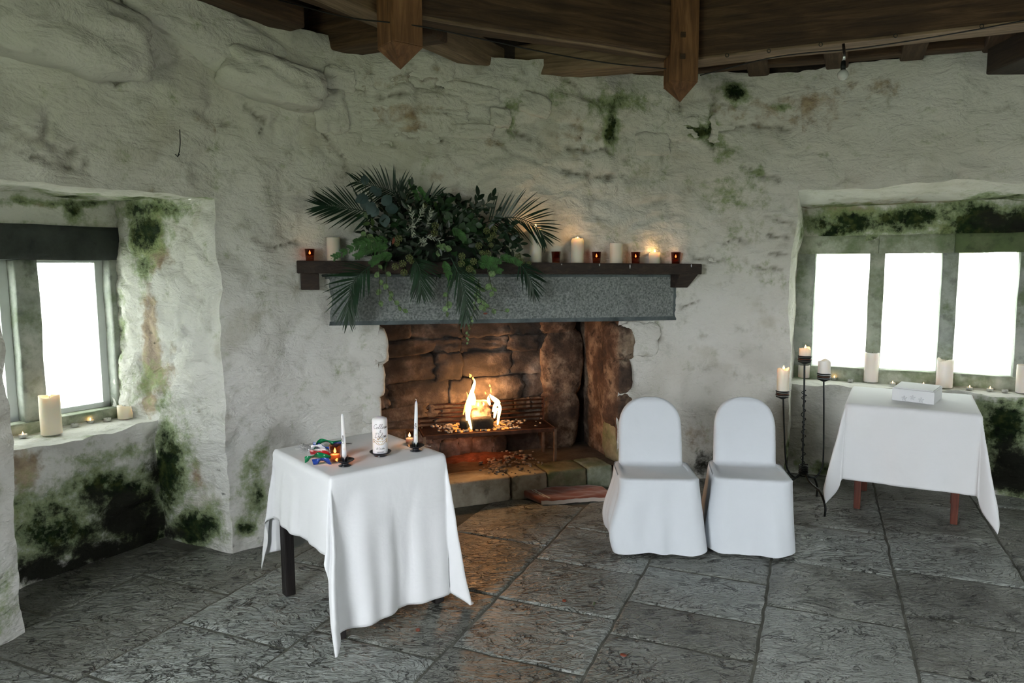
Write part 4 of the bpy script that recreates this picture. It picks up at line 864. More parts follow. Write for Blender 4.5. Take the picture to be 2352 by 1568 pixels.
# ================================================================ TABLES
def tablecloth(C4, hang, zt, name_label, folds, seed, drop_noise=.01, cone=.30, flare=.06):
    """C4 corners c0..c3 (counter-clockwise from above); hang = lengths past edges (c0c1, c1c2, c2c3, c3c0)"""
    c0, c1, c2, c3 = [np.array(q[:2]) for q in C4]; ex = c1-c0; lx = np.linalg.norm(ex); ex /= lx; ey = c3-c0; ly = np.linalg.norm(ey); ey /= ly
    hy0, hx1, hy1, hx0 = hang; res = .0125
    def axis(lo, ln, hi): return np.concatenate([np.linspace(-lo, 0, max(2, int(lo/res)), endpoint=False), np.linspace(0, ln, int(ln/res)), np.linspace(ln, ln+hi, max(2, int(hi/res)))[1:]])
    xs = axis(hx0, lx, hx1); ys = axis(hy0, ly, hy1); P = np.zeros((len(xs), len(ys), 3)); rnd = np.random.default_rng(seed); ph = rnd.random(8)*6.28
    for i, x in enumerate(xs):
        for j, y in enumerate(ys):
            ax = -x if x < 0 else (x-lx if x > lx else 0.); ay = -y if y < 0 else (y-ly if y > ly else 0.); sx = -1 if x < 0 else 1; sy = -1 if y < 0 else 1
            bx = min(max(x, 0), lx); by = min(max(y, 0), ly)
            if ax == 0 and ay == 0: off = np.zeros(2); dz = 0.
            elif ax == 0 or ay == 0:
                r_ = ax+ay; along = by if ax else bx; ln = ly if ax else lx; side = 0 if (ax and sx < 0) else 1 if ax else 2 if sy < 0 else 3
                tp = math.sin(math.pi*along/ln)**.5 if 0 < along < ln else 0.
                fd = folds[side]; wv = fd*r_*tp*(math.sin(along/ln*math.pi*3.3+ph[side]) + .5*math.sin(along/ln*math.pi*7.7+ph[side+4]))
                ho = max(.006, flare*r_ + wv) + .006*min(1, r_/.02); off = np.array([sx*ho if ax else 0, sy*ho if ay else 0]); dz = math.sqrt(max(r_*r_ - (flare*r_+wv)**2, 0))
            else:
                r_ = math.hypot(ax, ay); th = math.atan2(ay, ax); q = math.sin(2*th)
                rho = r_*(flare + cone*q**1.5*(.62+.38*math.cos(6*th+ph[2])) ) + .006*min(1, r_/.02)
                off = np.array([sx*math.cos(th), sy*math.sin(th)])*rho; dz = math.sqrt(max(r_*r_-rho*rho, 0))
            q = c0 + ex*bx + ey*by + ex*off[0] + ey*off[1]; z = zt - dz
            if z < .008: ov = .008-z; q = q + (ex*np.sign(off[0]) + ey*np.sign(off[1]))*ov*.05; z = .008 + .004*abs(math.sin(ov*40))
            P[i, j] = (q[0], q[1], z)
    W_ = P.reshape(-1, 3); hang_m = np.clip((zt-W_[:, 2])/.1, 0, 1); W_[:, :2] += np.stack([fbm(W_, 5, 2, seed), fbm(W_, 5, 2, seed+9.)], 1)*(.010*hang_m)[:, None]
    m = MB(); m.grid(W_.reshape(P.shape)); o = obj('tablecloth', m, M_CLOTH)
    md = o.modifiers.new('thick', 'SOLIDIFY'); md.thickness = .0016; md.offset = 1
    return tag(o, name_label, 'tablecloth')
def table(C4, zt, legs, lw, mat, label, name, taper=.75):
    c = np.mean([np.array(q[:2]) for q in C4], 0); root = empty(name, (c[0], c[1], 0), label, 'table')
    cs = [np.array(q[:2])+(c-np.array(q[:2]))*.012 for q in C4]
    m = MB(); m.hexa([v3(q, zt-.028) for q in cs]+[v3(q, zt-.003) for q in cs]); obj('tabletop', m, mat, root, smooth=False, bevel=.003)
    d = cs[1]-cs[0]; R = frame((d[0], d[1], 0))
    m = MB(); li = [np.array(l) for l in legs]; m.hexa([v3(q, zt-.10) for q in li]+[v3(q, zt-.029) for q in li]); obj('apron', m, mat, root, smooth=False)
    for l in legs:
        V = []
        for z, w_ in ((0.002, lw*taper), (zt-.03, lw)):
            V += [np.array([l[0], l[1], z]) + R @ np.array([x*w_/2, y*w_/2, 0]) for x, y in ((-1, -1), (1, -1), (1, 1), (-1, 1))]
        m = MB(); m.hexa(V); obj('leg', m, mat, root, smooth=False, bevel=.003)
    return root
ZTB = .70
TL4 = [onz(*p, ZTB) for p in ((759, 1096), (1018, 1041.6), (872.7, 988.6), (632, 1032))]
cL = np.mean(TL4, 0); legsL = [(cL+(q-cL)*.90)[:2] for q in TL4]
table(TL4, ZTB-.002, legsL, .048, M_BLACKW, 'small square table with dark legs under a white cloth, nearest the camera', 'side_table', 1.)
tablecloth(TL4, (.645, .50, .5, .325), ZTB, 'white cotton cloth draped to the floor over the ribbon and unity candle table', (.05, .03, .04, .035), 3, cone=.20, flare=.05)
TR4 = [onz(*p, ZTB) for p in ((1945, 926), (2252, 952), (2236, 906), (1961.5, 887))]
cR = np.mean(TR4, 0); lf = [onz(1968, 1167)[:2], onz(2190, 1203)[:2]]; bk = [lf[1]+np.array([.22, .36]), lf[0]+np.array([.22, .36])]
table(TR4, ZTB-.002, [lf[0], lf[1], bk[0], bk[1]], .05, M_RED, 'small square table with red-brown tapered legs beside the right window', 'side_table')
tablecloth(TR4, (.465, .46, .3, .42), ZTB, 'white cloth hanging over the red-legged table beside the right window', (.018, .02, .02, .03), 6, cone=.20, flare=.03)
# --- white box on the right table
bx4 = [onz(*p, ZTB+.003) for p in ((2048, 918), (2145, 929.5), (2163, 914), (2067, 903))]; box = empty('gift_box', np.mean(bx4, 0), 'white embossed box lying on the cloth of the right table', 'box')
m = MB(); hb = .075; m.hexa([v3(q, ZTB+.003) for q in bx4] + [v3(q, ZTB+.003+hb) for q in bx4]); obj('tray', m, M_PAPER, box, smooth=False, bevel=.002)
cb = np.mean(bx4, 0); m = MB(); m.hexa([v3(cb+(q-cb)*.94, ZTB+hb+.003) for q in bx4] + [v3(cb+(q-cb)*.94, ZTB+hb+.009) for q in bx4]); obj('lid_panel', m, M_EMB, box, smooth=False, bevel=.001)
e_u = (bx4[1]-bx4[0])/np.linalg.norm(bx4[1]-bx4[0]); e_n = np.array([e_u[1], -e_u[0], 0])
for k in range(3):
    c = bx4[0]+(bx4[1]-bx4[0])*(.3+.2*k)+np.array([0, 0, .02+.008*(k % 2)])+e_n*.0015
    m = MB()
    for i in range(5):
        t = 2*math.pi*i/5; m.tube([c, c+.009*(e_u*math.cos(t)+np.array([0, 0, 1])*math.sin(t)), c+.015*(e_u*math.cos(t+.4)+np.array([0, 0, 1])*math.sin(t+.4))], .003, 5)
    obj('embossed_flower', m, M_EMB, box)

# ================================================================ CHAIRS
def rrect(hx, hy, r, n):
    """rounded rectangle, n points starting at front centre, counter-clockwise"""
    r = min(r, hx*.98, hy*.98); pts = []
    for cx_, cy_, a0 in ((hx-r, -hy+r, -90), (hx-r, hy-r, 0), (-hx+r, hy-r, 90), (-hx+r, -hy+r, 180)):
        for t in np.linspace(0, 90, 9): q = math.radians(a0+t); pts.append((cx_+r*math.cos(q), cy_+r*math.sin(q)))
    pts = [(0., -hy)] + pts + [(0., -hy)]; p = np.array(pts); L = np.concatenate([[0], np.cumsum(np.linalg.norm(np.diff(p, axis=0), axis=1))])
    t = np.linspace(0, L[-1], n, endpoint=False); return np.stack([np.interp(t, L, p[:, 0]), np.interp(t, L, p[:, 1])], 1)
def chair(loc, ang, label, seed, sway, wid=1.):
    R = rotz(ang); loc = np.array(loc); root = empty('banquet_chair', loc, label, 'chair', 'covered chairs by the fireplace'); N_ = 120
    rings = []; rnd = np.random.default_rng(seed); ph = rnd.random(6)*6.28
    ZF, ZRr = .405, .385; HX, HY = .215*wid, .225
    for t in np.linspace(0, 1, 22):                      # skirt
        z = .012+t*(ZF-.03); fl_ = (1-t); rr = rrect(HX+.025*fl_, HY+.05*fl_, .075-.01*fl_, N_); th = np.arctan2(rr[:, 1], rr[:, 0])
        fold = fl_**.8*(.012*np.sin(5*th+ph[0])+.008*np.sin(9*th+ph[1])+.005*np.sin(15*th+ph[2]))*(1+sway*np.clip(-rr[:, 0], 0, 1)*2)
        rr = rr*(1+fold/np.linalg.norm(rr, axis=1))[:, None]; zz = z + fl_*(.012*np.sin(2*th+ph[3])+.008*np.sin(5*th+ph[4]) + .026*np.exp(-((th+.80)/.35)**2))
        rr[:, 0] += -sway*.05*fl_*(rr[:, 0] < 0)*np.sin(np.pi*np.clip(t*1.2, 0, 1))
        rings.append(np.column_stack([rr, np.maximum(zz, .008)]))
    def seatz(y): return ZF + (ZRr-ZF)*(y+HY)/(2*HY)
    for sh, dz in ((.0, -.012), (.006, -.004), (.015, .0), (.03, .001)):
        rr = rrect(HX-sh, HY-sh, .07-sh*.6, N_); rings.append(np.column_stack([rr, seatz(rr[:, 1])+dz]))
    YB = .185; BX = .185*wid
    base = rings[-1][:, :2]; tgt = rrect(BX-.005, .040, .036, N_)+np.array([0, YB-.01])
    for t in (.2, .4, .6, .8):
        q = base*(1-t)+tgt*t; rings.append(np.column_stack([q, seatz(q[:, 1]) - .006*math.sin(math.pi*t)]))
    hb = .375
    for t in np.concatenate([np.linspace(0, .62, 12), np.linspace(.65, .97, 12), [.985, .995, 1.]]):
        w_ = BX*(1-.03*t) if t < .50 else BX*(1-.03*t)*max(0, 1-((t-.50)/.503)**2.6)**(1/2.3)
        w_ = max(w_, .012); th_ = .036*(1-.35*t)*(1 if t < .95 else max(.15, (1-t)/.05)**.5)
        q = rrect(w_, max(th_, .004), min(th_*.9, w_*.9), N_)+np.array([0, YB-.01+.075*t]); z = ZRr+.004+hb*t
        pz = np.column_stack([q, np.full(N_, z)]); dg = (q[:, 0]*.8+z); cr = fbm(np.column_stack([q*3, np.full(N_, z*3)])+seed, 3, 2)*.006 + (.0035*np.sin(dg*38+seed)*np.clip(fbm(np.column_stack([q*2, np.full(N_, z*4)])+seed*3, 2, 2)*2, 0, 1) if seed > 8 else 0); pz[:, 1] += cr; rings.append(pz)
    V = np.vstack(rings); nr = len(rings); W_ = V @ R.T + loc
    m = MB(); m.add(W_, [(i*N_+k, i*N_+(k+1) % N_, (i+1)*N_+(k+1) % N_, (i+1)*N_+k) for i in range(nr-1) for k in range(N_)] + [tuple((nr-1)*N_+k for k in range(N_))])
    obj('fabric_cover', m, M_COVER, root)
    for x, y in ((-.160, -.185), (.165, -.19), (-.15, .17), (.15, .17)):
        m = MB(); m.tube([(R @ np.array([x*wid, y, .001]))+loc, (R @ np.array([x*wid*.95, y*.92, .36]))+loc], [.011, .014], 8); obj('leg', m, M_PINE, root)
    m = MB(); m.box((R @ np.array([0, 0, .365]))+loc, (.36*wid, .38, .03), R); obj('seat_frame', m, M_PINE, root, smooth=False, bevel=.01)
chair((.80, 3.945, .0), math.radians(-3), 'white-covered chair on the left, nearer the fireplace opening', 4, 1.)
chair((1.325, 3.93, .0), math.radians(-10), 'white-covered chair on the right, beside the iron candle stand', 12, .15, .95)

# ================================================================ CANDLES
def flame(root, p, h=.022, e_=.35, light=True):
    m = MB(); m.lathe([(.0006, 0), (h*.20, h*.15), (h*.25, h*.33), (h*.17, h*.6), (h*.06, h*.85), (.0004, h)], p, 10); obj('flame', m, M_FLAME, root)
    if light: plight('candle_light', np.array(p)+np.array([0, 0, h*.5]), e_, (1, .55, .24), .008, root)
def pillar(p, r_, h, label, lit=False, mat=None, seed=0, melt=.0, group=None, e_=.35, name='pillar_candle'):
    root = empty(name, p, label, 'candle', group); ph = seed*1.7
    def tf(a, j): return melt*(math.sin(a*2+ph)+.6*math.sin(3*a+ph*2)+.25*math.sin(7*a)) if 3 <= j <= 6 else 0
    prof = [(r_*.97, 0), (r_, .004), (r_, h*.5), (r_, h-.004), (r_*.97, h), (r_*.88, h-.001), (r_*.80, h-.007-melt), (r_*.4, h-.012-melt), (.003, h-.013-melt)]
    m = MB(); m.lathe(prof, p, 30, tf); obj('wax', m, mat or M_WAX, root)
    zt_ = p[2]+h-.013-melt; m = MB(); m.tube([(p[0], p[1], zt_-.002), (p[0]+.002, p[1], zt_+.016)], .0013, 6); obj('wick', m, M_WICK, root)
    if lit: flame(root, (p[0]+.002, p[1], zt_+.013), .026, e_)
    return root
def votive(p, label, lit=True, r_=.030, h=.070, glass=None, group=None, fill=.45, e_=.12):
    root = empty('votive_candle', p, label, 'votive', group)
    m = MB(); m.lathe([(r_*.80, .0), (r_*.82, .002), (r_, h), (r_*.93, h), (r_*.78, .008), (.001, .008)], p, 28); obj('glass_cup', m, glass or M_VOTIVE, root)
    m = MB(); m.lathe([(r_*.74, .009), (r_*.80, h*fill), (.001, h*fill-.001)], p, 20); obj('wax', m, M_WAXP, root)
    m = MB(); m.tube([(p[0], p[1], p[2]+h*fill), (p[0], p[1], p[2]+h*fill+.008)], .001, 5); obj('wick', m, M_WICK, root)
    if lit: flame(root, (p[0], p[1], p[2]+h*fill+.005), .024, e_)
def tealight(p, label, lit=False, group=None):
    r_ = .019; root = empty('tea_light', p, label, 'tea light', group)
    m = MB(); m.lathe([(r_*.95, 0), (r_, .001), (r_, .015), (r_*1.03, .016), (r_*.96, .015), (r_*.94, .003), (.001, .003)], p, 20); obj('tin_cup', m, M_TIN, root)
    m = MB(); m.lathe([(r_*.93, .003), (r_*.93, .0115), (.001, .011)], p, 18); obj('wax', m, M_WAXW, root)
    m = MB(); m.tube([(p[0], p[1], p[2]+.011), (p[0], p[1], p[2]+.017)], .0009, 5); obj('wick', m, M_WICK, root)
    if lit: flame(root, (p[0], p[1], p[2]+.014), .016, .03)
def pxr(p, w): return w*np.linalg.norm(np.array(p)-CAM)/F/2
GM = 'candles on the mantel shelf'
for px, w_, ytop, lit, lab, melt in ((767, 30, 545, False, 'ivory pillar candle half hidden by fern at the left of the mantel', .0), (1230, 27, 522, True, 'tall lit pillar candle behind the right palm frond on the mantel', .004), (1326, 29, 549, True, 'burnt-down lit pillar candle with ragged rim on the mantel', .010), (1415, 29, 558, False, 'flat-topped unlit pillar candle between votives on the mantel', 0), (1503, 25, 580, True, 'shortest stubby pillar candle near the right mantel end', .004)):
    p = on_shelf(px, .12); rr = pxr(p, w_); hh = onvert(px, ytop, p[:2], p[:2]+WD)[2]-p[2]; pillar(p, rr, hh, lab, lit, M_WAX, px, melt, GM, .55)
for px, lit, lab in ((712, True, 'dark glass votive at the far left end of the mantel'), (1277, False, 'unlit dark glass votive just right of the palm frond on the mantel'), (1370, True, 'lit dark votive between ragged and flat-topped mantel candles'), (1460, True, 'lit dark votive beside the stubby mantel candle, to its left'), (1552, True, 'lit dark votive at the far right end of the mantel')):
    p = on_shelf(px, .045 if px < 720 else .11); votive(p, lab, lit, pxr(p, 21), 25.5*np.linalg.norm(p-CAM)/F, None, 'votives on the mantel shelf')
ZS = ZSILL+.006
def sill_candle(px, py, w_, ytop, lab, lit=False, mat=None, melt=0., grp=None):
    p = onz(px, py, ZS); rr = pxr(p, w_); hh = aty(px, ytop, p[1])[2]-p[2]; pillar(p, rr, hh, lab, lit, mat, px, melt, grp, .15)
sill_candle(119, 996, 36, 908, 'tall ivory pillar candle on the left window sill', True, M_WAX, .004, 'pillar candles on the left sill')
sill_candle(288, 960, 28, 930, 'short stubby candle at the right end of the left sill', False, M_WAX, .003, 'pillar candles on the left sill')
for px, py, lit, lab in ((53, 1003, True, 'lit tea light at the left end of the left sill'), (172, 978, False, 'unlit tea light next to the tall candle on the left sill'), (208, 970, True, 'lit tea light in the middle of the left sill'), (247, 965, False, 'unlit tea light left of the stubby candle on the left sill')):
    tealight(onz(px, py+1, ZS), lab, lit, 'tea lights on the left sill')
GR = 'pillar candles on the right sill'
sill_candle(1846, 866, 23, 838, 'short pillar candle behind the tallest stand cup on the right sill', False, M_WAXP, 0, GR)
sill_candle(2000, 876, 27, 809, 'tall flat-topped pillar candle before the first mullion on the right sill', False, M_WAXP, 0, GR)
sill_candle(2168, 889, 29, 826, 'tall pillar candle with burnt rim before the second mullion on the right sill', False, M_WAXP, .007, GR)
sill_candle(2352, 901, 28, 838, 'pillar candle cut by the right picture edge on the right sill', False, M_WAXP, .0, GR)
for px, py, lit, lab in ((1916, 870, True, 'lit tea light behind the right cup of the iron stand'), (1953, 875, False, 'unlit tea light left of the tall flat-topped candle on the right sill'), (2050, 883, True, 'lit tea light right of the tall flat-topped candle on the right sill'), (2085, 884, False, 'unlit tea light above the white box on the right sill'), (2121, 886, True, 'lit tea light left of the burnt-rim candle on the right sill'), (2227, 893, True, 'lit tea light behind the right table corner on the right sill'), (2274, 896, True, 'second lit tea light right of the burnt-rim candle on the right sill'), (2308, 899, False, 'unlit tea light near the right picture edge')):
    tealight(onz(px, py+1, ZS), lab, lit, 'tea lights on the right sill')
# --- wrought iron candle stand
SY = 4.50
def sp(px, py, Y=SY): return aty(px, py, Y)
hub = sp(1845, 1088); stand = empty('candle_stand', (hub[0], hub[1], 0), 'black wrought-iron candle stand with three wire cups between chair and right table', 'candle stand')
m = MB(); m.tube(spline([sp(1848, 832), sp(1847, 900), sp(1845, 1000), sp(1843, 1085)], 30), .006, 8); obj('centre_rod', m, M_IRON, stand)
m = MB(); m.tube(spline([sp(1892, 872), sp(1892, 960), sp(1891, 1050), sp(1886, 1078), sp(1872, 1096), sp(1855, 1092), sp(1843, 1078)], 50), .0055, 8); obj('right_rod', m, M_IRON, stand)
m = MB(); m.tube(spline([sp(1799, 912), sp(1801, 980), sp(1805, 1060), sp(1814, 1086), sp(1830, 1096), sp(1843, 1080)], 50), .0055, 8); obj('left_rod', m, M_IRON, stand)
tw = []
for t in np.linspace(0, 1, 260):
    y_ = 896 + t*(1080-896); c = sp(1847-3*t, y_); fq = 26 if (t < .12 or .38 < t < .52) else 15; a_ = 2*math.pi*(t*9 + (6*t if t < .12 else .7 + (8*(min(max(t, .38), .52)-.38)))); amp = .011+.004*math.sin(t*25); tw.append(c+np.array([amp*math.cos(a_), amp*math.sin(a_), 0]))
m = MB(); m.tube(tw, .0028, 6); obj('twisted_wire', m, M_IRON, stand)
m = MB(); m.tube([hub+np.array([.026*math.cos(a_), .026*math.sin(a_), .06-.012*a_/6.28]) for a_ in np.linspace(0, 6.28*6, 120)], .0045, 6); obj('hub_coil', m, M_IRON, stand)
for tgt in (onz(1894, 1187), onz(1876, 1141), np.array([1.62, 4.42, 0])):
    c = hub; mid_ = (c+tgt)/2+np.array([0, 0, .05]); out = (tgt-c)*np.array([1, 1, 0]); m = MB(); m.tube(spline([c+np.array([0, 0, .02]), c+out*.3+np.array([0, 0, -.03]), c+out*.75+np.array([0, 0, -.06]), tgt+np.array([0, 0, .07])-out*.0, tgt+np.array([0, 0, .004])], 26), .0065, 8); obj('foot', m, M_IRON, stand)
for px, py, cyt, w_, hh_, lab in ((1797, 912, 846, 27, 0, 'ivory candle in the lowest left cup of the iron stand'), (1848, 832, 799, 25, 0, 'short lit candle in the tallest cup of the iron stand'), (1892, 872, 828, 27, 0, 'pinkish candle in the right cup of the iron stand')):
    c = sp(px, py); cup = MB()
    for k in range(4):
        rr = .036+.002*(k % 2); zc = c[2]+.006+k*.011; cup.tube([(c[0]+rr*math.cos(a_), c[1]+rr*math.sin(a_), zc) for a_ in np.linspace(0, 6.283, 28)], .0048, 6, False)
    obj('wire_cup', cup, M_IRON if px != 1848 else M_IRON, stand)
    m = MB(); m.tube([(c[0]+.037*math.cos(a_), c[1]+.037*math.sin(a_), c[2]+.023) for a_ in np.linspace(0, 6.283, 28)], .004, 6, False); obj('copper_band', m, M_COPPER, stand)
    m = MB(); m.lathe([(.006, -.012), (.020, -.006), (.033, .002), (.033, .006), (.001, .006)], c, 20); obj('cup_base', m, M_IRON, stand)
    p = c+np.array([0, 0, .0065]); ht = sp(px, cyt)[2]-p[2]; pillar(p, w_*4.55/F/2, ht, lab, px != 1892, M_WAXP if px == 1892 else M_WAX, px, .006, 'candles on the iron stand', .2)

# ================================================================ ON THE LEFT TABLE
ZC = ZTB+.0025
def glyph_paths():
    return {'C': [(.75, .85), (.6, 1), (.3, .9), (.1, .5), (.2, .1), (.5, 0), (.85, .2)], 'o': [(0, .2), (.2, .42), (.06, .3), (.08, .05), (.25, 0), (.38, .2), (.25, .42), (.45, .38)], 'l': [(0, .1), (.25, .6), (.3, .95), (.2, 1), (.12, .7), (.12, .15), (.25, 0), (.4, .15)], 'e': [(0, .1), (.3, .25), (.28, .42), (.12, .4), (.06, .15), (.2, 0), (.42, .15)], 'n': [(0, .1), (.1, .4), (.08, 0), (.25, .4), (.35, .35), (.33, .05), (.5, .1)],
            'D': [(.25, .9), (.15, .1), (.05, .05), (.4, 0), (.8, .3), (.8, .75), (.5, 1), (.1, .95), (0, .8)], 'y': [(0, .4), (.08, .1), (.2, .05), (.35, .4), (.3, -.1), (.15, -.45), (0, -.35), (.2, -.1), (.45, .15)], 'a': [(.35, .35), (.15, .42), (.03, .2), (.12, 0), (.32, .2), (.36, .4), (.34, .05), (.5, .12)], '&': [(.5, 0), (.15, .55), (.2, .75), (.35, .65), (.05, .25), (.15, 0), (.4, .15), (.5, .35)],
            't': [(.1, .1), (.22, .85), (.12, .1), (.25, 0), (.4, .15)], 'h': [(0, .1), (.22, .9), (.1, .9), (.05, 0), (.2, .4), (.32, .3), (.3, .05), (.45, .1)], 'O': [(.5, 1), (.15, .8), (.1, .3), (.4, 0), (.75, .3), (.75, .8), (.45, 1), (.35, .85)], 'c': [(.35, .35), (.15, .42), (.05, .2), (.15, 0), (.42, .12)], 'b': [(0, .1), (.22, .9), (.1, .85), (.08, .05), (.25, 0), (.35, .2), (.2, .35), (.45, .35)], 'r': [(0, .1), (.12, .42), (.25, .36), (.22, .05), (.42, .1)], 'i': [(0, .1), (.12, .4), (.1, .05), (.25, .1)], 's': [(0, .1), (.2, .42), (.28, .15), (.1, 0), (.38, .1)]}
GLY = glyph_paths(); ADV = {'C': .8, 'D': .85, 'O': .85, '&': .6, ' ': .3, 'i': .25}
def write(text, size, place, mat, root, name='lettering', rad=.0005, slant=.28):
    m = MB(); x = 0.; tot = sum(ADV.get(c, .42) for c in text)
    for c in text:
        if c in GLY:
            q = spline(GLY[c], 5*len(GLY[c])); m.tube([place((x+u+v*slant-tot/2)*size, v*size) for u, v in q], rad, 5)
        x += ADV.get(c, .42)
    return obj(name, m, mat, root)
VIEW = -math.pi/2
def cyl_place(c, r_, z0, a0): return lambda x, y: np.array([c[0]+(r_+.0003)*math.cos(a0+x/r_), c[1]+(r_+.0003)*math.sin(a0+x/r_), c[2]+z0+y])
p = onz(874, 1046, ZC); uc_ = empty('unity_candle', p, 'thick white printed pillar candle standing in a black dish', 'candle')
dish = empty('candle_dish', p, 'round black dish under the thick printed candle', 'candle holder')
m = MB(); m.lathe([(.028, 0), (.030, .002), (.022, .004), (.024, .008), (.040, .012), (.049, .020), (.048, .021), (.038, .014), (.001, .013)], p, 32); obj('dish_bowl', m, M_BLACKM, dish)
pc = p+np.array([0, 0, .0135]); rU = pxr(pc, 33.5); hU = aty(874, 958, p[1])[2]-pc[2]
m = MB(); m.lathe([(rU*.95, 0), (rU, .004), (rU, hU-.012), (rU*.93, hU-.004), (rU*.7, hU), (rU*.3, hU+.004), (.002, hU+.005)], pc, 36); obj('wax', m, M_WAXW, uc_)
m = MB(); m.tube([pc+np.array([0, 0, hU+.003]), pc+np.array([.001, 0, hU+.02])], .0016, 6); obj('wick', m, M_WICKW, uc_)
aT = VIEW - .22 + .42
for txt, zz, sz, mt in (('Colleen', .72, .020, M_INK), ('&', .60, .018, M_INK), ('Dylan', .47, .021, M_INK), ('th October', .145, .0085, M_INK), ('nocraone', .055, .0085, M_INK)):
    write(txt, sz, cyl_place(pc, rU, hU*zz, aT), mt, uc_, 'lettering', .00055 if sz > .01 else .00035)
pl_ = cyl_place(pc, rU, hU*.33, aT); m = MB()
ht_ = [(.011*1.0*16*math.sin(t)**3/16, .010*(13*math.cos(t)-5*math.cos(2*t)-2*math.cos(3*t)-math.cos(4*t))/16) for t in np.linspace(0, 6.283, 40)]
m.tube([pl_(x, y) for x, y in ht_], .0007, 5)
m.tube([pl_(x, y) for x, y in spline([(-.010, .012), (-.012, .020), (-.006, .016), (0, .022), (.006, .016), (.012, .020), (.010, .012)], 30)], .001, 5)
for s_ in (-1, 1):
    m.tube([pl_(s_*x, y) for x, y in spline([(.003, -.010), (.012, -.008), (.020, .000), (.028, .004), (.034, .010)], 20)], .0009, 5); m.tube([pl_(s_*x, y) for x, y in spline([(.010, .004), (.018, .008), (.026, .012), (.034, .014)], 16)], .0009, 5); m.tube([pl_(s_*x, y) for x, y in [(.034, .016), (.031, .0), (.036, -.002)]], .0009, 5)
obj('gold_emblem', m, M_GOLD, uc_)
def taper(px, py, ytop, xtop, txt, lab, lab2):
    p = onz(px, py, ZC); hd = empty('taper_holder', p, lab2, 'candle holder', 'black taper holders')
    m = MB(); m.lathe([(.026, 0), (.027, .002), (.016, .007), (.014, .012), (.026, .018), (.041, .026), (.040, .0275), (.024, .021), (.012, .019), (.001, .019)], p, 30); obj('saucer', m, M_BLACKM, hd)
    for k in range(7):
        a_ = 2*math.pi*k/7; d = np.array([math.cos(a_), math.sin(a_), 0]); t_ = np.array([-d[1], d[0], 0]); b0 = p+d*.0115+np.array([0, 0, .018])
        m = MB(); m.add([b0-t_*.004, b0+t_*.004, b0+d*.002+t_*.005+np.array([0, 0, .012]), b0+d*.007+np.array([0, 0, .026]), b0+d*.002-t_*.005+np.array([0, 0, .012])], [(0, 1, 2, 4), (2, 3, 4)]); o = obj('petal', m, M_BLACKM, hd, smooth=False); o.modifiers.new('s', 'SOLIDIFY').thickness = .001
    tp = empty('taper_candle', p+np.array([0, 0, .0195]), lab, 'candle', 'tapers on the table'); b = p+np.array([0, 0, .0195]); top = aty(xtop, ytop, p[1]); ax = top-b; L = np.linalg.norm(ax)
    m = MB(); m.tube([b+ax*t for t in (0, .3, .6, .9, .955, .985, 1)], [.0098, .0092, .0080, .0066, .0058, .0035, .0015], 16); obj('wax', m, M_WAXW, tp)
    m = MB(); m.tube([top, top+np.array([.001, 0, .006]), top+np.array([-.004, 0, .010])], .0011, 6); obj('wick', m, M_WICKW, tp)
    def plc(x, y):
        t = .46+x/L; r_ = .0092; a_ = VIEW+.25-y/r_; c = b+ax*t; return c+np.array([r_*math.cos(a_), r_*math.sin(a_), 0])
    write(txt, .011, plc, M_INK, tp, 'lettering', .0005)
    m = MB(); c = b+ax*.27; m.tube([c+np.array([.0096*math.cos(VIEW+.25+.35*math.cos(t)), .0096*math.sin(VIEW+.25+.35*math.cos(t)), .0045*math.sin(t)]) for t in np.linspace(0, 6.28, 16)], .0005, 5); obj('gold_emblem', m, M_GOLD, tp)
taper(792, 1069, 950, 786, 'Colleen', 'white taper candle in the front-left black holder', 'black flower-cupped holder at the front-left of the near table')
taper(955, 1035, 921, 956, 'Dylan', 'white taper candle in the black holder at the right table edge', 'black flower-cupped holder near the right edge of the near table')
p = onz(770, 1058, ZC); votive(p, 'lit amber glass votive beside the ribbons on the near table', True, pxr(p, 26), 36*np.linalg.norm(p-CAM)/F, M_VOTIVE2, 'votives on the near table', .42, .4)
p = onz(941, 1019, ZC); votive(p, 'lit smoked votive behind the right taper on the near table', True, pxr(p, 21), 31*np.linalg.norm(p-CAM)/F, M_SMOKE, 'votives on the near table', .42, .3)
def tp_(px, py, h=0.): return onz(px, py, ZC+h)
def ribbon(pts, wdt, mat, label, flip=0.):
    """pts: (px,py,height); the band stands on edge / twists along the way"""
    wdt *= 1.15; c = spline([tp_(x, y+4, h*.8+.010) for x, y, h in pts], 60); T = np.gradient(c, axis=0); T /= np.linalg.norm(T, axis=1)[:, None]; V = []
    for i in range(60):
        n = np.cross(T[i], [0, 0, 1.]); n /= np.linalg.norm(n)+1e-9; a_ = 1.15+.45*math.sin(i*.16+flip); wv = (n*math.cos(a_)+np.array([0, 0, 1])*math.sin(a_))*wdt/2; q = [c[i]-wv, c[i]+wv]
        for k in q: k[2] = max(k[2], ZC+.001)
        V.append(q)
    m = MB(); m.grid(np.array(V)); o = obj('ribbon', m, mat); md = o.modifiers.new('s', 'SOLIDIFY'); md.thickness = .0006; return tag(o, label, 'ribbon', 'satin ribbons on the near table')
ribbon([(723, 1022, .016), (735, 1010, .034), (750, 1008, .036), (765, 1015, .022), (784, 1012, .018)], .022, M_RG, 'upper green satin ribbon loop at the back of the bundle')
ribbon([(719, 1017, .012), (740, 1021, .018), (757, 1026, .02), (770, 1018, .016), (785, 1014, .012)], .024, M_RB, 'upper blue satin ribbon across the bundle', 1.)
ribbon([(714, 1024, .010), (728, 1021, .018), (744, 1024, .016), (756, 1033, .010)], .022, M_RW, 'white satin ribbon loop between the green and red ribbons', 2.)
ribbon([(712, 1034, .006), (725, 1035, .012), (742, 1035, .013), (757, 1038, .010)], .018, M_RR, 'red satin ribbon in the middle of the bundle', .5)
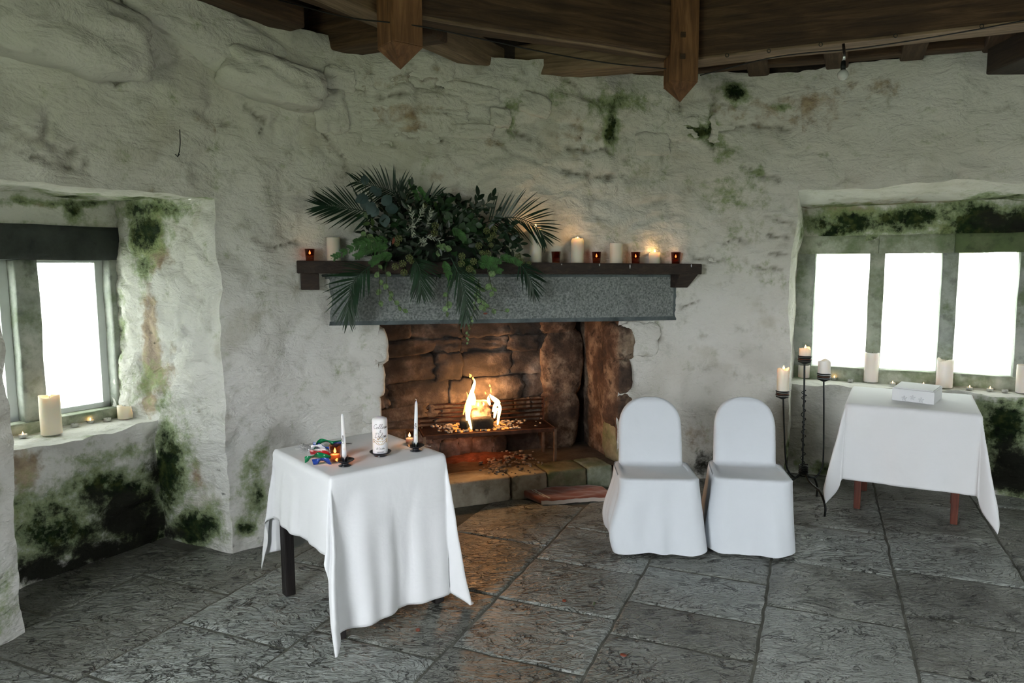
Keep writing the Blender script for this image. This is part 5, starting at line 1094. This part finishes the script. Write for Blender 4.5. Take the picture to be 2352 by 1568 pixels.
ribbon([(700, 1052, .005), (712, 1047, .016), (728, 1041, .022), (745, 1044, .018), (760, 1046, .010)], .024, M_RG, 'lower green satin ribbon nearest the table edge', 1.6)
ribbon([(718, 1057, .004), (730, 1055, .012), (740, 1051, .018), (752, 1054, .012), (759, 1057, .008)], .022, M_RB, 'lower blue satin ribbon next to the amber votive', .2)
ribbon([(708, 1030, .005), (722, 1031, .010), (745, 1030, .010), (757, 1034, .006)], .014, M_RW, 'narrow white ribbon lying above the red one', 2.6)
m = MB(); r = np.random.default_rng(2)
for k in range(60):
    x0, y0 = 702+r.normal()*5, 1029+r.normal()*4; a_ = r.random()*6.28; L = 8+14*r.random(); m.tube(spline([tp_(x0, y0, .004+.008*r.random()), tp_(x0+L*.5*math.cos(a_), y0+L*.25*math.sin(a_), .008+.01*r.random()), tp_(x0+L*math.cos(a_), y0+L*.5*math.sin(a_), .003)], 6), .0007, 4)
tag(obj('feather_tuft', m, M_TULLE), 'wispy white feather tuft at the left of the ribbons', 'feather')
m = MB(); m.tube([tp_(697, 1018, .004), tp_(697.5, 1026, .006), tp_(704, 1023, .012)], .002, 6); tag(obj('silver_clip', m, M_CHROME), 'small silver clip by the feather tuft', 'clip')
for q, lab in (([(728, 1068), (775, 1063)], 'thin stick in front of the amber votive'), ([(800, 1062), (828, 1058)], 'thin stick behind the front-left taper holder'), ([(908, 1033), (942, 1031)], 'thin stick left of the right taper holder'), ([(966, 1022), (990, 1025)], 'pale match behind the right taper holder'), ([(794, 1018), (808, 1019)], 'dark short stick beside the upper ribbons')):
    m = MB(); m.tube([tp_(*q[0], .0022), tp_(*q[1], .0022)], .0017 if 'match' in lab else .0009, 6); tag(obj('stick', m, M_MATCH if 'dark' not in lab else M_CHAR), lab, 'stick', 'sticks on the near table')

# ================================================================ MANTEL FOLIAGE
gc = on_shelf(1010, .08); garland = empty('foliage_arrangement', gc, 'lush green foliage arrangement with palm fronds spilling over the mantel shelf', 'flower arrangement')
def wq(px, py, f): return wp(px, py, SF+f)      # f metres in front of the shelf edge (negative = behind)
def part_empty(name, loc): o = empty(name, loc); o.parent = garland; o.location = np.array(loc)-WL[garland]; return o
# dark core
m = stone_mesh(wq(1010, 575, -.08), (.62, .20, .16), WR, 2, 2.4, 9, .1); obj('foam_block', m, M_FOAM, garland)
def frond(pts, fs, nl, lmax, mat, droop, a0=62, a1=24, wid=.0095):
    c = spline([wq(x, y, f) for (x, y), f in zip(pts, fs)], 40); m = MB(); m.tube(c, np.linspace(.004, .0012, 40), 6)
    T = np.gradient(c, axis=0); T /= np.linalg.norm(T, axis=1)[:, None]
    for s_ in (-1, 1):
        for k in range(nl):
            t = .10+.90*(k+.5*(s_ > 0))/nl; t = min(t, .995); i = t*39; i0 = int(i); p = c[i0]+(c[min(39, i0+1)]-c[i0])*(i-i0); tg = T[i0]; sd = np.cross(tg, WN3); sd /= np.linalg.norm(sd)+1e-9
            an = math.radians(a0+(a1-a0)*t+random.uniform(-5, 5)); L = lmax*(.45+.55*math.sin(math.pi*min(1, (t*.85+.18))))*random.uniform(.85, 1.1); d = tg*math.cos(an)+sd*s_*math.sin(an)+WN3*random.uniform(-.05, .30); d /= np.linalg.norm(d)
            bl_ = []; q = p.copy(); seg = 6; nrm = np.cross(d, sd*s_+WN3*.4); 
            for j in range(seg+1):
                w_ = wid*max(.06, math.sin(math.pi*(.12+.88*j/seg))**.8); b = np.cross(d, WN3*.6+np.array([0, 0, .35])); b /= np.linalg.norm(b)+1e-9; bl_.append((q-b*w_/2, q+b*w_/2)); q = q+d*L/seg; d = d+np.array([0, 0, -droop*(.3+j/seg)]); d /= np.linalg.norm(d)
            V = [x for pr in bl_ for x in pr]; m.add(V, [(2*j, 2*j+1, 2*j+3, 2*j+2) for j in range(seg)])
    return obj('palm_frond', m, mat, garland)
frond([(880, 500), (840, 486), (800, 478), (765, 474), (735, 472)], [-.06, .0, .02, .03, .03], 24, .20, M_PALM, .02, 55, 14)
frond([(925, 490), (915, 455), (890, 436), (855, 426), (815, 415)], [-.10, -.06, -.03, .0, .02], 24, .17, M_PALM, .11, 66, 25)
frond([(930, 510), (925, 470), (918, 430)], [-.08, -.06, -.04], 9, .15, M_PALM, .0, 32, 10)
frond([(1105, 515), (1140, 504), (1178, 499), (1212, 508), (1238, 527), (1250, 548)], [-.06, -.02, .02, .04, .05, .05], 27, .215, M_PALM, .05, 62, 22)
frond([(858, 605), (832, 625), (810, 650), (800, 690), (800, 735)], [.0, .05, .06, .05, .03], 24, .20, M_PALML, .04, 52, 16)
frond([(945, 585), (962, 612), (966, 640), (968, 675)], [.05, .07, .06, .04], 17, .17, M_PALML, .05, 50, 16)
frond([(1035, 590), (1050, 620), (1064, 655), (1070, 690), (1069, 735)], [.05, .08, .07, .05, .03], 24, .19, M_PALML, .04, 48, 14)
frond([(1188, 595), (1205, 618), (1220, 645), (1228, 675)], [.02, .06, .05, .03], 16, .16, M_PALM, .07, 46, 14)
frond([(960, 480), (985, 458), (1012, 444)], [-.05, -.03, -.02], 6, .12, M_PALM, .06, 40, 15)
# leaves shared by the sprigs
def leaf_mesh(name, L, W_, mat, curl=.12, lobes=False):
    V = []; Fc = []; n = 7
    for i in range(n+1):
        t = i/n; w_ = W_/2*(math.sin(math.pi*min(1, t*.93+.05))**.8)
        if lobes: w_ = W_/2*(abs(math.cos(t*5.2))*.5+.5)*(1-t)**.6
        z = -curl*L*t*t
        V += [(t*L, -w_, z+.15*w_), (t*L, 0, z), (t*L, w_, z+.15*w_)]
    for i in range(n):
        for k in (0, 1): Fc.append((i*3+k, i*3+k+1, (i+1)*3+k+1, (i+1)*3+k))
    return mesh_of(name, V, Fc, mat)
LM = {'laurel': leaf_mesh('leaf', .062, .026, M_LEAF), 'ivy': leaf_mesh('leaf', .050, .040, M_LEAF2), 'young': leaf_mesh('leaf', .048, .026, M_LEAFY), 'euc': leaf_mesh('leaf', .066, .058, M_EUC, .2), 'var': leaf_mesh('leaf', .040, .036, M_LEAFV), 'silver': leaf_mesh('leaf', .022, .007, M_SILVER, .05), 'big': leaf_mesh('leaf', .085, .045, M_LEAF2), 'rust': leaf_mesh('leaf', .05, .02, M_DRYLEAF)}
def leaf(kind, p, d, n, parent, s=1.):
    o = bpy.data.objects.new('leaf', LM[kind]); COL.objects.link(o); o.parent = parent; o.location = np.array(p)-WL[parent]
    R = frame(d, n); o.rotation_euler = Matrix(R.tolist()).to_euler(); o.scale = (s, s, s); return o
def sprig(name, kind, pts, fs, nl, s=1., stem=M_STEM, spread=.9, rnd=None, jit=.3):
    rnd = rnd or random; c = spline([wq(x, y, f) for (x, y), f in zip(pts, fs)], 20); root = part_empty(name, c[0]); m = MB(); m.tube(c, np.linspace(.0028, .0012, 20), 5); obj('stem', m, stem, root)
    T = np.gradient(c, axis=0)
    for k in range(nl):
        t = .15+.85*k/max(1, nl-1); i = min(19, int(t*19)); tg = T[i]/np.linalg.norm(T[i]); sd = np.cross(tg, WN3); a_ = (k % 2)*2-1
        d = tg*(.5+.5*t)+sd*a_*spread*(1-.4*t)+np.array([rnd.uniform(-jit, jit) for _ in range(3)])+WN3*.15
        leaf(kind, c[i], d, WN3+np.array([rnd.uniform(-.6, .6), rnd.uniform(-.3, .3), rnd.uniform(-.1, .9)]), root, s*rnd.uniform(.8, 1.15))
    return root
rl = random.Random(11)
m = MB()
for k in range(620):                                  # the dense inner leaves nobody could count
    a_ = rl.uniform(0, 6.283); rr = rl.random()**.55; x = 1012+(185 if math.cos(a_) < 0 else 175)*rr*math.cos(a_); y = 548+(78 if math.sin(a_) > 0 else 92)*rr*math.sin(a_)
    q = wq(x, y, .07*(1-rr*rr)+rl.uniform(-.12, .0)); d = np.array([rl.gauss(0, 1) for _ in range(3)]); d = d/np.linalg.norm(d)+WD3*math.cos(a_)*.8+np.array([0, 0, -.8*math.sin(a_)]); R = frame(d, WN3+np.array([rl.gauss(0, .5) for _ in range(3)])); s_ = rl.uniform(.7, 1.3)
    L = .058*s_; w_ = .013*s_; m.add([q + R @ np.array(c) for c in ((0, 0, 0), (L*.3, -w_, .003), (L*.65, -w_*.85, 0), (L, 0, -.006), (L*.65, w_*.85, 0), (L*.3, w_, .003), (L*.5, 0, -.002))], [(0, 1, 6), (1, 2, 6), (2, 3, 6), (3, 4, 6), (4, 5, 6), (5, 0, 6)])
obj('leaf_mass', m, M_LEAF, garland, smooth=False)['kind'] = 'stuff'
for k in range(24):
    a_ = rl.uniform(0, 6.28); rr = rl.random()**.5; x = 1015+150*rr*math.cos(a_); y = 540+55*rr*math.sin(a_); b = (1010+(x-1010)*.45, 555+(y-555)*.45); f = .10*(1-rr*rr)+rl.uniform(-.06, .02)
    ky = rl.choice(['laurel', 'laurel', 'ivy', 'laurel', 'ivy']); e2 = (x+(x-1010)*.10, y+(y-560)*.12); sprig('leaf_sprig', ky, [b, ((b[0]+x)/2, (b[1]+y)/2-4), e2], [-.02, f*.8, f], 8, 1.0, rnd=rl)
for bx_, by_, ex_, ey_, ky, n in ((925, 480, 945, 428, 'laurel', 7), (1085, 500, 1098, 452, 'laurel', 7), (1095, 490, 1132, 452, 'laurel', 7), (1070, 510, 1062, 478, 'laurel', 5), (1010, 500, 1022, 466, 'big', 4), (990, 510, 1000, 480, 'young', 5), (870, 530, 832, 495, 'young', 5), (1150, 545, 1195, 560, 'laurel', 7), (1150, 560, 1200, 585, 'laurel', 7), (930, 520, 900, 505, 'ivy', 5), (900, 560, 860, 545, 'laurel', 6), (1140, 530, 1180, 535, 'laurel', 6), (980, 590, 960, 615, 'ivy', 5), (1060, 590, 1085, 610, 'ivy', 5)):
    sprig('leaf_sprig', ky, [(bx_, by_), ((bx_+ex_)/2, (by_+ey_)/2), (ex_, ey_)], [-.03, .01, .0], n, 1., rnd=rl)
root = part_empty('eucalyptus_sprig', wq(900, 500, -.02)); m = MB(); m.tube(spline([wq(900, 500, -.02), wq(868, 470, .03), wq(842, 440, .05), wq(838, 414, .05)], 20), .002, 5); obj('stem', m, M_STEM, root)
for x, y, dx, dy, s_ in ((838, 425, .0, 1., .85), (845, 452, -.9, -.3, 1.1), (835, 455, .2, -1., 1.0), (862, 450, .5, .7, .8), (858, 465, -.3, -.6, 1.1), (878, 470, .5, .5, 1.1), (885, 480, .9, .1, 1.15), (880, 492, .2, -.9, 1.1), (868, 478, -.5, -.6, .9), (850, 440, .8, .5, .7)):
    leaf('euc', wq(x, y, .05), WD3*dx+np.array([0, 0, dy])+WN3*.1, WN3+np.array([.2*dx, 0, .3]), root, s_)
for pts in ([(945, 540), (948, 505), (942, 478)], [(950, 520), (965, 495), (972, 478)], [(960, 560), (985, 545), (1012, 552)], [(965, 565), (975, 562), (968, 548)], [(975, 530), (985, 505), (990, 484)], [(935, 530), (945, 520), (950, 540)]):
    sprig('silver_sprig', 'silver', pts, [.06, .10, .10], 13, 1.1, M_SILVER, 1.0, rl, .25)
def berry(px, py, f, r_=.017):
    c = wq(px, py, f); m = MB(); g_ = (1+5**.5)/2
    for k in range(26):
        y_ = 1-2*(k+.5)/26; q = math.sqrt(1-y_*y_); t = 2*math.pi*k/g_; d = np.array([q*math.cos(t), q*math.sin(t), y_])
        m.ball(c+d*r_, r_*.19, 6, 4); m.tube([c, c+d*r_], r_*.05, 3, False)
    m.ball(c, r_*.35, 6, 4); obj('berry_cluster', m, M_BERRY, garland)
for x, y, f in ((916, 548, .10), (912, 560, .10), (975, 472, .02), (1000, 518, .12), (998, 535, .12), (925, 605, .12), (945, 600, .12), (908, 612, .10), (940, 592, .13), (1061, 588, .13), (1078, 617, .12), (1083, 618, .10), (1060, 605, .13), (1088, 600, .12), (1128, 563, .09), (1125, 550, .09), (1133, 540, .07), (1118, 530, .08), (1135, 526, .06), (1107, 580, .10), (1120, 582, .10), (1198, 600, .05), (1190, 590, .05), (1215, 605, .04), (928, 626, .09), (1100, 564, .11)): berry(x, y, f, .019 if (x*7) % 3 else .014)
def cedar(pts, fs, L, n=16):
    c = spline([wq(x, y, f) for (x, y), f in zip(pts, fs)], 30); m = MB(); m.tube(c, np.linspace(.0025, .001, 30), 5); T = np.gradient(c, axis=0)
    for k in range(n):
        for s_ in (-1, 1):
            t = (k+.3)/n; i = int(t*29); tg = T[i]/np.linalg.norm(T[i]); sd = np.cross(tg, WN3); l0 = L*(1-.55*t)*rl.uniform(.7, 1.1); d = tg*.8+sd*s_*.75+WN3*rl.uniform(-.3, .4)+np.array([0, 0, -.1]); d /= np.linalg.norm(d); q = c[i]
            for j in range(9):
                e0 = q+d*l0*j/9
                for s2 in (-1, 1):
                    dd = d*.8+np.cross(d, WN3)*s2*.7+WN3*rl.uniform(-.2, .2); ll = .013*(1-.5*j/9); b = np.cross(dd, WN3)*.0022; m.add([e0-b, e0+b, e0+dd*ll], [(0, 1, 2)])
            b = np.cross(d, WN3)*.0016; m.add([q-b, q+b, q+d*l0], [(0, 1, 2)])
    obj('cedar_spray', m, M_CEDAR, garland)
cedar([(890, 552), (850, 556), (810, 568), (760, 594)], [.02, .06, .06, .05], .06, 20); cedar([(890, 565), (850, 572), (815, 590)], [.03, .06, .06], .06, 16); cedar([(900, 585), (870, 592), (852, 606)], [.06, .09, .08], .05); cedar([(880, 560), (845, 550), (812, 556)], [.0, .03, .03], .05)
cedar([(1040, 525), (1055, 535), (1066, 552)], [.10, .12, .11], .045); cedar([(1098, 600), (1125, 610), (1152, 624)], [.08, .10, .09], .05); cedar([(1020, 600), (1028, 620), (1034, 642)], [.08, .10, .09], .045); cedar([(1150, 588), (1175, 596), (1196, 606)], [.06, .08, .07], .045); cedar([(965, 480), (955, 445), (940, 412)], [-.04, -.02, -.02], .03); cedar([(985, 470), (975, 450), (962, 430)], [-.04, -.02, -.02], .03); cedar([(1105, 590), (1130, 598), (1150, 600)], [.1, .11, .09], .05)
for pts, n, s_ in (([(868, 600), (872, 640), (872, 690)], 5, .9), ([(885, 610), (890, 660), (905, 690), (925, 712)], 7, .9), ([(1085, 615), (1088, 640), (1105, 690), (1108, 705)], 7, .9), ([(1030, 640), (1028, 690), (1026, 716)], 5, 1.), ([(1120, 620), (1128, 655), (1131, 668)], 4, 1.1), ([(1100, 650), (1110, 700), (1160, 715)], 5, .9), ([(1100, 640), (1086, 720), (1075, 760), (1074, 785)], 12, .45), ([(1000, 560), (1010, 575), (1020, 570)], 4, 1.), ([(830, 545), (845, 540), (850, 560)], 4, 1.)):
    sprig('ivy_trail', 'var', pts, [.06]+[.05]*(len(pts)-1), n, s_, M_STEM, .8, rl)
leaf('rust', wq(905, 545, .06), WD3*-.2+np.array([0, 0, -1.]), WN3, garland, .8); leaf('rust', wq(1110, 720, .03), WD3, WN3, garland, .6)
# small fallen bits on the floor
for px, py, s_, lab in ((1296, 1381, .012, 'brown dead leaf scrap left of the floor centre'), (1432, 1506, .013, 'brown dead leaf scrap near the bottom edge'), (960, 1448, .012, 'brown dead leaf scrap by the cloth hem'), ):
    q = onz(px, py); tag(obj('leaf_scrap', stone_mesh((q[0], q[1], .0045), (s_*2, s_*1.5, .007), rotz(px), px, 2.5, 5, .3), M_DRYLEAF), lab, 'leaf scrap', 'scraps on the floor')
q = onz(1365, 1387); o = tag(obj('leaf_scrap', stone_mesh((q[0], q[1], .004), (.03, .007, .005), rotz(1.3), 5, 2.5, 5, .3), M_LEAFY), 'small green leaf fallen on the flagstones', 'leaf scrap', 'scraps on the floor')
